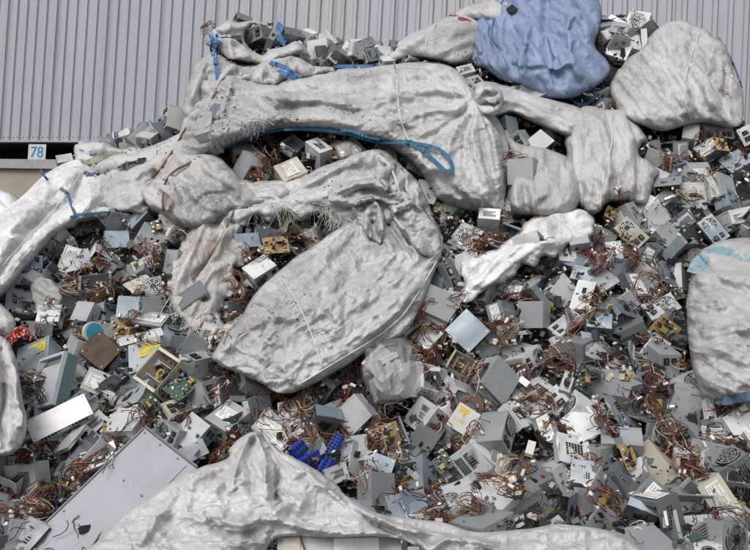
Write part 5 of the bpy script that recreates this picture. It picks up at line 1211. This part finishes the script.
# rags and foil
def rag(name, poly, m, label, cat, off=.2, H=.06, seed=0, g=1.0, **k): return make_sack(name, poly, off, H*.45, m, label, cat, None, thick=.02, edge=3, g=g, seed=seed, exc=.4, low=.02, its=60, wob=1.5, gather=2, kt=.006, **k)[0]
def scrap_strip(pts, w, m, label, seed):
    o = strap('rag', pts, w, m, None, lift=.012, wig=.03, th=.002, n=6, seed=seed, widths=[w*.5, w, w*.7, w*1.1, w*.4]); tag(o, label, 'rag'); return o
scrap_strip([(81, 150), (86, 147), (92, 149), (94, 154)], .055, cloth_mat('teal_blue_rag', (.13, .25, .34), .5), 'small teal blue rag on the crumpled pale sack at upper left', 5)
scrap_strip([(82, 163), (92, 161), (102, 158), (112, 154), (120, 156), (126, 153)], .05, cloth_mat('mossy_green_rag', (.22, .25, .18), .7), 'mossy green rag strip on the crumpled pale sack at upper left', 6)
scrap_strip([(84, 172), (90, 174), (96, 173), (100, 170)], .035, cloth_mat('navy_rag', (.10, .12, .20), .5), 'small navy scrap on top of the big left sack', 7)
scrap_strip([(118, 168), (128, 164), (138, 162), (146, 158)], .035, BLACKP, 'black strip painted as the shade of holes in the pale upper left slope', 8)  # black strip stands in for the shade of holes between the sacks
rag('foil', [(334, 147), (342, 142), (352, 140), (360, 146), (362, 152), (350, 158), (340, 160)], mat('crumpled_foil', (.50, .50, .49), .35, .5, bump=(60, .8, .01)), 'crumpled silver foil tucked under the long blue strap', 'foil', .18, seed=204)
rag('rag', [(182, 300), (196, 290), (214, 288), (224, 300), (214, 312), (196, 316), (184, 310)], cloth_mat('loose_shreds', (.42, .41, .39), .5), 'shredded grey scrap of sack at the foot of the torn strip', 'rag', .04, seed=205, jag=2) if 0 else None
rag('rag', [(215, 335), (228, 322), (246, 314), (262, 312), (256, 322), (240, 330), (232, 342)], cloth_mat('white_scrap', (.52, .52, .51), .3), 'white scrap of sack left of the twisted sack', 'rag', .12, seed=206, jag=1)
rag('rag', [(30, 282), (44, 276), (58, 286), (62, 300), (52, 312), (42, 318), (34, 300)], cloth_mat('thin_grey_film', (.36, .36, .35), .5), 'grey plastic film scrap below the big left sack', 'rag', .10, seed=207, jag=1)
rag('rag', [(380, 388), (392, 382), (405, 386), (402, 398), (390, 404)], FILM, 'loose fold of milky film under the plastic bag', 'rag', .16, seed=208) if 0 else None
# metal inside the plastic bag's mouth
mb = MB(); Mq = pose((380, 360), (398, 352), (386, 374), .10, .07, .05, .40); mb2 = MB(); dented_box(mb, (.09, .07, .05), 0, 77, .002); mb.box((0, .008, .026), (.09, .012, .003), 1); mb.build('shiny_unit', [SHINY, STEEL3]); o = bpy.data.objects['shiny_unit']; o.matrix_world = Matrix(Mq.tolist()); tag(o, 'shiny small metal unit poking out of the milky plastic bag', 'metal unit')
for q_, (a_, b_, c_, kd, st_) in enumerate((((368, 362), (386, 378), (378, 352), 'box_bare', STEEL), ((398, 372), (414, 366), (402, 392), 'box_bare', SP), ((376, 382), (394, 384), (380, 398), 'box_mesh_bare', SD))):
    L_ = pose(a_, b_, c_, .15, .086 if q_ < 1 else .14, .086, .16); L_[:3, :3] *= .85/np.cbrt(abs(np.linalg.det(L_[:3, :3]))); L_[:3, 3] = at((b_[0]+c_[0])/2, (b_[1]+c_[1])/2, float(DB(392, 370))-.17)
    o = put(kd, st_, L_, 9); PSUS.append((o, (b_[0]+c_[0])/2, (b_[1]+c_[1])/2, kd, st_.name, None, True))
# coils of red and white cord at the left edge
mb = MB(); rgx = np.random.default_rng(3)
t = np.linspace(0, 1, 160); cx_ = -6+34*t; cy_ = 338+6*np.sin(t*6); an = t*70
px_ = cx_+3.2*np.cos(an); py_ = cy_+5*np.sin(an); d_ = DB(px_, py_)-.30+.02*np.sin(an*1.3); mb.tube(at(px_, py_, d_), .005, 6)
o = mb.build('coiled_cord', mat('red_cord', (.42, .04, .04), .5, noise=[(60, (.6, .58, .55), .55, .58)]), smooth=True); tag(o, 'red and white coiled cord at the left edge', 'cord')
# blue tie knots on the upper left crest
def tie(pts, label, w=.02):
    o = strap('tie_band', pts, w, STRAPC, None, lift=.05, wig=.03, n=8, seed=int(pts[0][0])); tag(o, label, 'tie band'); return o
tie([(209, 34), (212, 40), (211, 48), (213, 56), (216, 52), (217, 44), (213, 38), (216, 34), (218, 44), (215, 58), (216, 68), (217, 78)], 'bright blue band knotted at the left of the crest sack')
tie([(279, 22), (277, 30), (279, 38), (283, 44), (286, 36), (283, 28), (279, 24), (281, 34), (284, 46)], 'bright blue band knotted at the right of the crest sack')
tie([(270, 62), (282, 66), (292, 72), (297, 78), (290, 76), (278, 70)], 'faded blue band lying in the torn pleats', .03)

# ------------------------------------------------------------------ small loose pieces, repeated
def orient(px, py, n_tilt, rg, D, sc=1.0, spin=None):
    n = normal(px, py)+rg.normal(0, n_tilt, 3); n /= np.linalg.norm(n)
    if n@ray(px, py) > 0: n = -n
    a = np.cross(n, rg.normal(0, 1, 3)); a /= np.linalg.norm(a); b = np.cross(n, a)
    Mw = np.eye(4); Mw[:3, 0] = a*sc; Mw[:3, 1] = b*sc; Mw[:3, 2] = n*sc; Mw[:3, 3] = at(px, py, D); return Mw
def m_fan():
    r_ = empty('loose_fan'); mb = MB(); s_ = .08
    for sx, sy in ((1, 0), (-1, 0), (0, 1), (0, -1)): mb.box((sx*.038, sy*.038, 0), (.005 if sx else s_, .005 if sy else s_-.006, .024))
    mb.ring((0, 0, 0), .0365, .041, .022, 2, 24); mb.build('frame', BLACKP, r_)
    mb = MB(); mb.cyl((0, 0, .004), .014, .016, 2, 14)
    for k in range(7): a = k*2*math.pi/7; mb.box((math.cos(a)*.024, math.sin(a)*.024, .003), (.022, .013, .0015), 0, rot=rodr((0, 0, 1), a)@rodr((1, 0, 0), .5))
    mb.build('rotor', FANM, r_); mb = MB(); mb.box((0, 0, -.011), (.078, .004, .002)); mb.box((0, 0, -.011), (.004, .078, .002)); mb.build('support', BLACKP, r_); return r_
def m_sink():
    r_ = empty('heatsink'); mb = MB(); mb.box((0, 0, 0), (.075, .004, .045)); mb.build('base_plate', ALU, r_); mb = MB()
    for k in range(9): mb.box((-.034+k*.0085, .012, 0), (.0016, .020, .045))
    mb.build('fins', ALU, r_); return r_
def m_brd(seed, m):
    def f():
        r_ = empty('circuit_board'); board_parts(r_, .11, .08, m, np.random.default_rng(seed)); return r_
    return f
def m_lid(seed, m):
    def f():
        r_ = empty('bent_sheet'); mb = MB(); dented_box(mb, (.145, .135, .0016), 0, seed, .003, 6); mb.build('sheet', [m], r_)
        mb = MB(); mb.box((.072, 0, -.03), (.0014, .134, .06)); mb.build('side_flange', [m], r_); mb = MB(); mb.box((-.072, 0, -.02), (.0014, .134, .04)); mb.build('side_flange', [m], r_)
        mb = MB(); vent_slots(mb, 'z', (.145, .135, .0016), 0, -.04, .04, -.03, .03, 6, 5, .6, .6, .0035); mb.build('vent', HOLE, r_); return r_
    return f
def m_tangle(seed):
    def f():
        r_ = empty('cable_tangle'); rg = np.random.default_rng(seed)
        for q in range(3):
            mb = MB(); c = rg.normal(0, .018, 3)*[1, 1, .3]; rad = rg.uniform(.025, .06)
            a0 = rg.uniform(0, 6.28); t = np.linspace(0, 1, 30); turns = rg.uniform(.6, 1.6)
            sp = np.stack([c[0]+rad*np.cos(a0+t*6.28*turns)*(1+.5*t), c[1]+rad*np.sin(a0+t*6.28*turns)*(.7+.6*t), .02+.03*np.sin(t*5+q)], 1)
            sp[:, 0] += .04*(vnoise(t*6, t*0, seed+q)-.5); sp[:, 1] += .04*(vnoise(t*6, t*0+3, seed+q)-.5)
            for k in range(6):
                e = int(rg.integers(16, 30)); s = t[:e, None]; ph = rg.uniform(0, 6.28, 3)
                Q = sp[:e]+rg.normal(0, .005, 3)+np.sin(s*rg.uniform(4, 10)+ph)*.009*(.6+s*1.6)
                mb.tube(Q, .0016, 4, int(rg.choice([0, 0, 0, 1, 1, 2, 2, 3, 3, 4, 5] if q else [0, 1, 2, 3, 3, 4, 5])))
                if rg.random() < .28: mb.box(Q[-1], (.010, .020, .009), 7, rot=rodr(rg.normal(0, 1, 3)+.01, rg.uniform(0, 3)))
            mb.build('wire_loop', WIRES, r_)
        return r_
    return f
LOOSE = []
def scatter(makers, n, seed, sep, tilt, dmin, dmax, scs, spots=(), kind=''):
    rg = np.random.default_rng(seed); ms = [[m, None] for m in makers]; done = []; tr = 0; todo = list(spots)
    while len(done) < n and tr < 20000:
        tr += 1
        if todo: px, py = todo.pop(0)
        else:
            px, py = rg.uniform(0, 752), rg.uniform(10, 552)
            if py < RIDGE(px)+8 or in_sack(px, py) or any(math.hypot(px-a, py-b) < sep for a, b in done) or any(math.hypot(px-a, py-b) < 15 for a, b in FEAT): continue
        D = float(DB(px, py)); i = int(rg.integers(len(ms)))
        if ms[i][1] is None: o = ms[i][1] = ms[i][0]()
        else: o = copy_tree(ms[i][1])
        o.matrix_world = Matrix(orient(px, py, tilt, rg, D-rg.uniform(dmin, dmax), rg.uniform(*scs)).tolist())
        done.append((px, py)); LOOSE.append((o, px, py, kind))
scatter([m_tangle(700+i) for i in range(10)], 84, 41, 15, .5, .03, .12, (.65, 1.1), spots=[(255, 178), (262, 170), (258, 160), (222, 345), (228, 336), (238, 325), (215, 385), (206, 398), (300, 402), (296, 412), (304, 430), (300, 445), (430, 340), (420, 352), (412, 362), (500, 148), (508, 158), (485, 232), (494, 236), (478, 242), (470, 420), (462, 445), (455, 395), (500, 335), (510, 325), (385, 430), (380, 440), (175, 425), (140, 430), (25, 465), (30, 500), (45, 495), (150, 255), (96, 290), (70, 290), (232, 285), (245, 262), (240, 300), (209, 30), (345, 140), (330, 138), (200, 190), (152, 195), (735, 412), (727, 440), (515, 470), (440, 500), (470, 505)], kind='tangle')
scatter([m_fan], 16, 42, 26, .6, .05, .12, (.8, 1.1), spots=[(165, 280), (545, 440)], kind='fan')
scatter([m_sink], 20, 43, 24, .9, .07, .13, (.8, 1.2), kind='sink')
scatter([m_brd(71, PCBG), m_brd(72, PCBB), m_brd(73, PCBG)], 24, 44, 24, .8, .06, .13, (.7, 1.2), kind='board')
scatter([m_lid(81, STEEL), m_lid(82, SP), m_lid(83, BS)], 46, 45, 20, .9, .02, .12, (.7, 1.05), kind='lid')

# ------------------------------------------------------------------ uncountable litter: chips, clips, wire ends
rg = np.random.default_rng(17); mb = MB(); n_ = 0
while n_ < 8000:
    px, py = rg.uniform(-10, 760), rg.uniform(10, 560)
    if py < RIDGE(px)+6 or in_sack(px, py): continue
    n_ += 1; P = at(px, py, float(DB(px, py))-rg.uniform(-.04, .15)*rg.random())
    s_ = rg.uniform(.004, .016)*(1 if rg.random() < .8 else 2.2)
    mb.box(P, (s_*rg.uniform(.6, 2.2), s_, s_*rg.uniform(.1, .7)), int(rg.choice([0, 1, 2, 2, 2, 3, 3, 3, 4, 5, 6, 7, 7, 2])), rot=rodr(rg.normal(0, 1, 3)+.01, rg.uniform(0, 3)))
for i in range(900):
    px, py = rg.uniform(-10, 760), rg.uniform(10, 560)
    if py < RIDGE(px)+6 or in_sack(px, py): continue
    P = at(px, py, float(DB(px, py))-rg.uniform(.02, .13)); d = rg.normal(0, 1, 3); d /= np.linalg.norm(d); Q = [P]
    for k in range(7): d = d+rg.normal(0, .5, 3); d /= np.linalg.norm(d); Q.append(Q[-1]+d*.014)
    mb.tube(np.array(Q), .0018, 3, int(rg.choice([8, 9, 10, 10, 11])))
o = mb.build('scrap_litter', [WHITEP, LABEL, STEEL3, BLACKP, ALU, PCBG, TAPE, DARKS, W_RED, W_ORG, W_BLK, W_BRN]); tag(o, 'fine litter of clips, chips and wire ends between the power supplies', 'litter', kind='stuff')
# dirt crumbs and torn shreds lying on the sacks
mb = MB(); n_ = 0
for (cx, cy, rad, cnt) in ((362, 80, 16, 26), (284, 121, 10, 30), (352, 112, 18, 14), (240, 128, 18, 60), (225, 95, 14, 40), (232, 70, 20, 60), (210, 120, 14, 30), (120, 158, 22, 120), (160, 148, 16, 60), (95, 168, 16, 50), (170, 185, 16, 30), (330, 190, 20, 20), (290, 300, 60, 22), (470, 60, 12, 80)):
    for i in range(cnt):
        px, py = cx+rg.normal(0, rad*.55), cy+rg.normal(0, rad*.35)
        if not in_sack(px, py): continue
        P = at(px, py, float(surf(px, py)[0])-.003); s_ = rg.uniform(.002, .007)
        mb.box(P, (s_*rg.uniform(1, 3), s_, s_*.5), int(rg.choice([0, 0, 1, 2])), rot=rodr(rg.normal(0, 1, 3)+.01, rg.uniform(0, 3)))
o = mb.build('dirt_crumbs', [mat('dark_crumb', (.05, .045, .035), .9), mat('moss_crumb', (.09, .085, .03), .9), mat('rust_crumb', (.14, .06, .03), .9)]); tag(o, 'dirt crumbs and rust flakes lying on the white sacks', 'dirt', kind='stuff')

# ------------------------------------------------------------------ labels that single out each unit
SPOTS = [((215, 355), "the twisted sack's lower tip"), ((290, 392), "the twisted sack's bottom corner"), ((445, 250), "the twisted sack's right shoulder"), ((340, 240), "the twisted sack's frayed upper edge"), ((252, 430), "the front sack's peak"), ((390, 400), 'the milky plastic bag'), ((92, 350), 'the brown open case'), ((40, 385), 'the recessed lid case'), ((52, 418), 'the bright zinc box'), ((150, 470), 'the large flat case'), ((318, 455), 'the blue connector cluster'), ((195, 290), 'the torn grimy strip'), ((480, 280), 'the white rag'), ((576, 424), 'the white tilted plate'), ((748, 320), 'the sack with blue print'), ((690, 80), 'the upper right white sack'), ((560, 80), 'the pale blue sack'), ((535, 190), 'the narrow grey white sack'), ((620, 200), 'the slumped right sack'), ((370, 64), 'the short bright blue strap'), ((250, 42), 'the torn crest sack'), ((290, 135), 'the long blue strap'), ((175, 215), 'the grimy grey sack'), ((60, 230), 'the big left sack'), ((120, 152), 'the crumpled pale sack'), ((488, 100), 'the knotted sack end'), ((15, 400), 'the torn left flap'), ((430, 530), "the front sack's right edge"), ((728, 420), 'the dark blue strap'), ((104, 285), 'the cream flat plate')]
LOOK = {'galvanised_steel': 'grey', 'pale_painted_steel': 'pale', 'dull_grey_steel': 'dull grey', 'cream_steel': 'cream', 'dark_grey_steel': 'dark', 'blue_grey_steel': 'blue grey'}
def kind_words(kind, st):
    c = LOOK[st]; k = kind.replace('_bare', '')
    if k.startswith('open'): return c+' lidless power supply'
    if k.startswith('shell'): return 'empty '+c+' metal shell'
    if k.startswith('slim'): return 'slim '+c+' power supply'
    if 'vent' in k: return c+' power supply with slotted lid'
    if 'mesh' in k: return c+' power supply with perforated lid'
    if 'label' in k: return c+' power supply with paper label'
    if 'yellow' in k: return c+' power supply with yellow sticker'
    if '120' in k: return c+' power supply with large fan'
    return c+' power supply'
ORD = ['nearest', 'second nearest', 'third nearest', 'fourth nearest', 'fifth nearest', 'sixth nearest', 'seventh nearest', 'eighth nearest', 'ninth nearest', 'tenth nearest', 'eleventh nearest', 'twelfth nearest']
def spot_of(px, py):
    (q, nm) = min(SPOTS, key=lambda s: math.hypot(px-s[0][0], py-s[0][1])); dx, dy = px-q[0], py-q[1]
    w = ('right of' if dx > 0 else 'left of') if abs(dx) > abs(dy) else ('below' if dy > 0 else 'above')
    return nm, w, math.hypot(dx, dy)
def label_all(items, cat, group):
    G_ = {}
    for o, px, py, words in items:
        nm, w, d = spot_of(px, py); G_.setdefault((words, nm, w), []).append((d, o))
    for (words, nm, w), L_ in G_.items():
        L_.sort(key=lambda t: t[0])
        for i, (d, o) in enumerate(L_):
            lb = f"{words}, {w} {nm}" if len(L_) == 1 else f"{words}, {ORD[min(i, 11)]} one {w} {nm}"
            if len(lb.split()) > 16: lb = lb.replace('power supply with ', 'supply with ').replace(' one ', ' ')
            tag(o, lb, cat, group)
bpy.context.view_layer.update()
label_all([(o, px, py, kind_words(k, st)) for o, px, py, k, st, lb, ft in PSUS if not k.startswith('shell')], 'power supply', 'scrap computer power supplies heaped together')
label_all([(o, px, py, kind_words(k, st)) for o, px, py, k, st, lb, ft in PSUS if k.startswith('shell')], 'metal case', 'empty metal case shells in the heap')
for kd, words, cat, grp in (('tangle', 'tangle of red and black wires', 'cable tangle', 'wire tangles strewn over the heap'), ('fan', 'loose black cooling fan', 'fan', 'loose black cooling fans'), ('sink', 'loose finned aluminium heatsink', 'heatsink', 'loose heatsinks'), ('board', 'loose stripped circuit board', 'circuit board', 'loose circuit boards'), ('lid', 'loose bent metal lid', 'metal lid', 'loose metal lids')):
    label_all([(o, px, py, words) for o, px, py, k in LOOSE if k == kd], cat, grp)
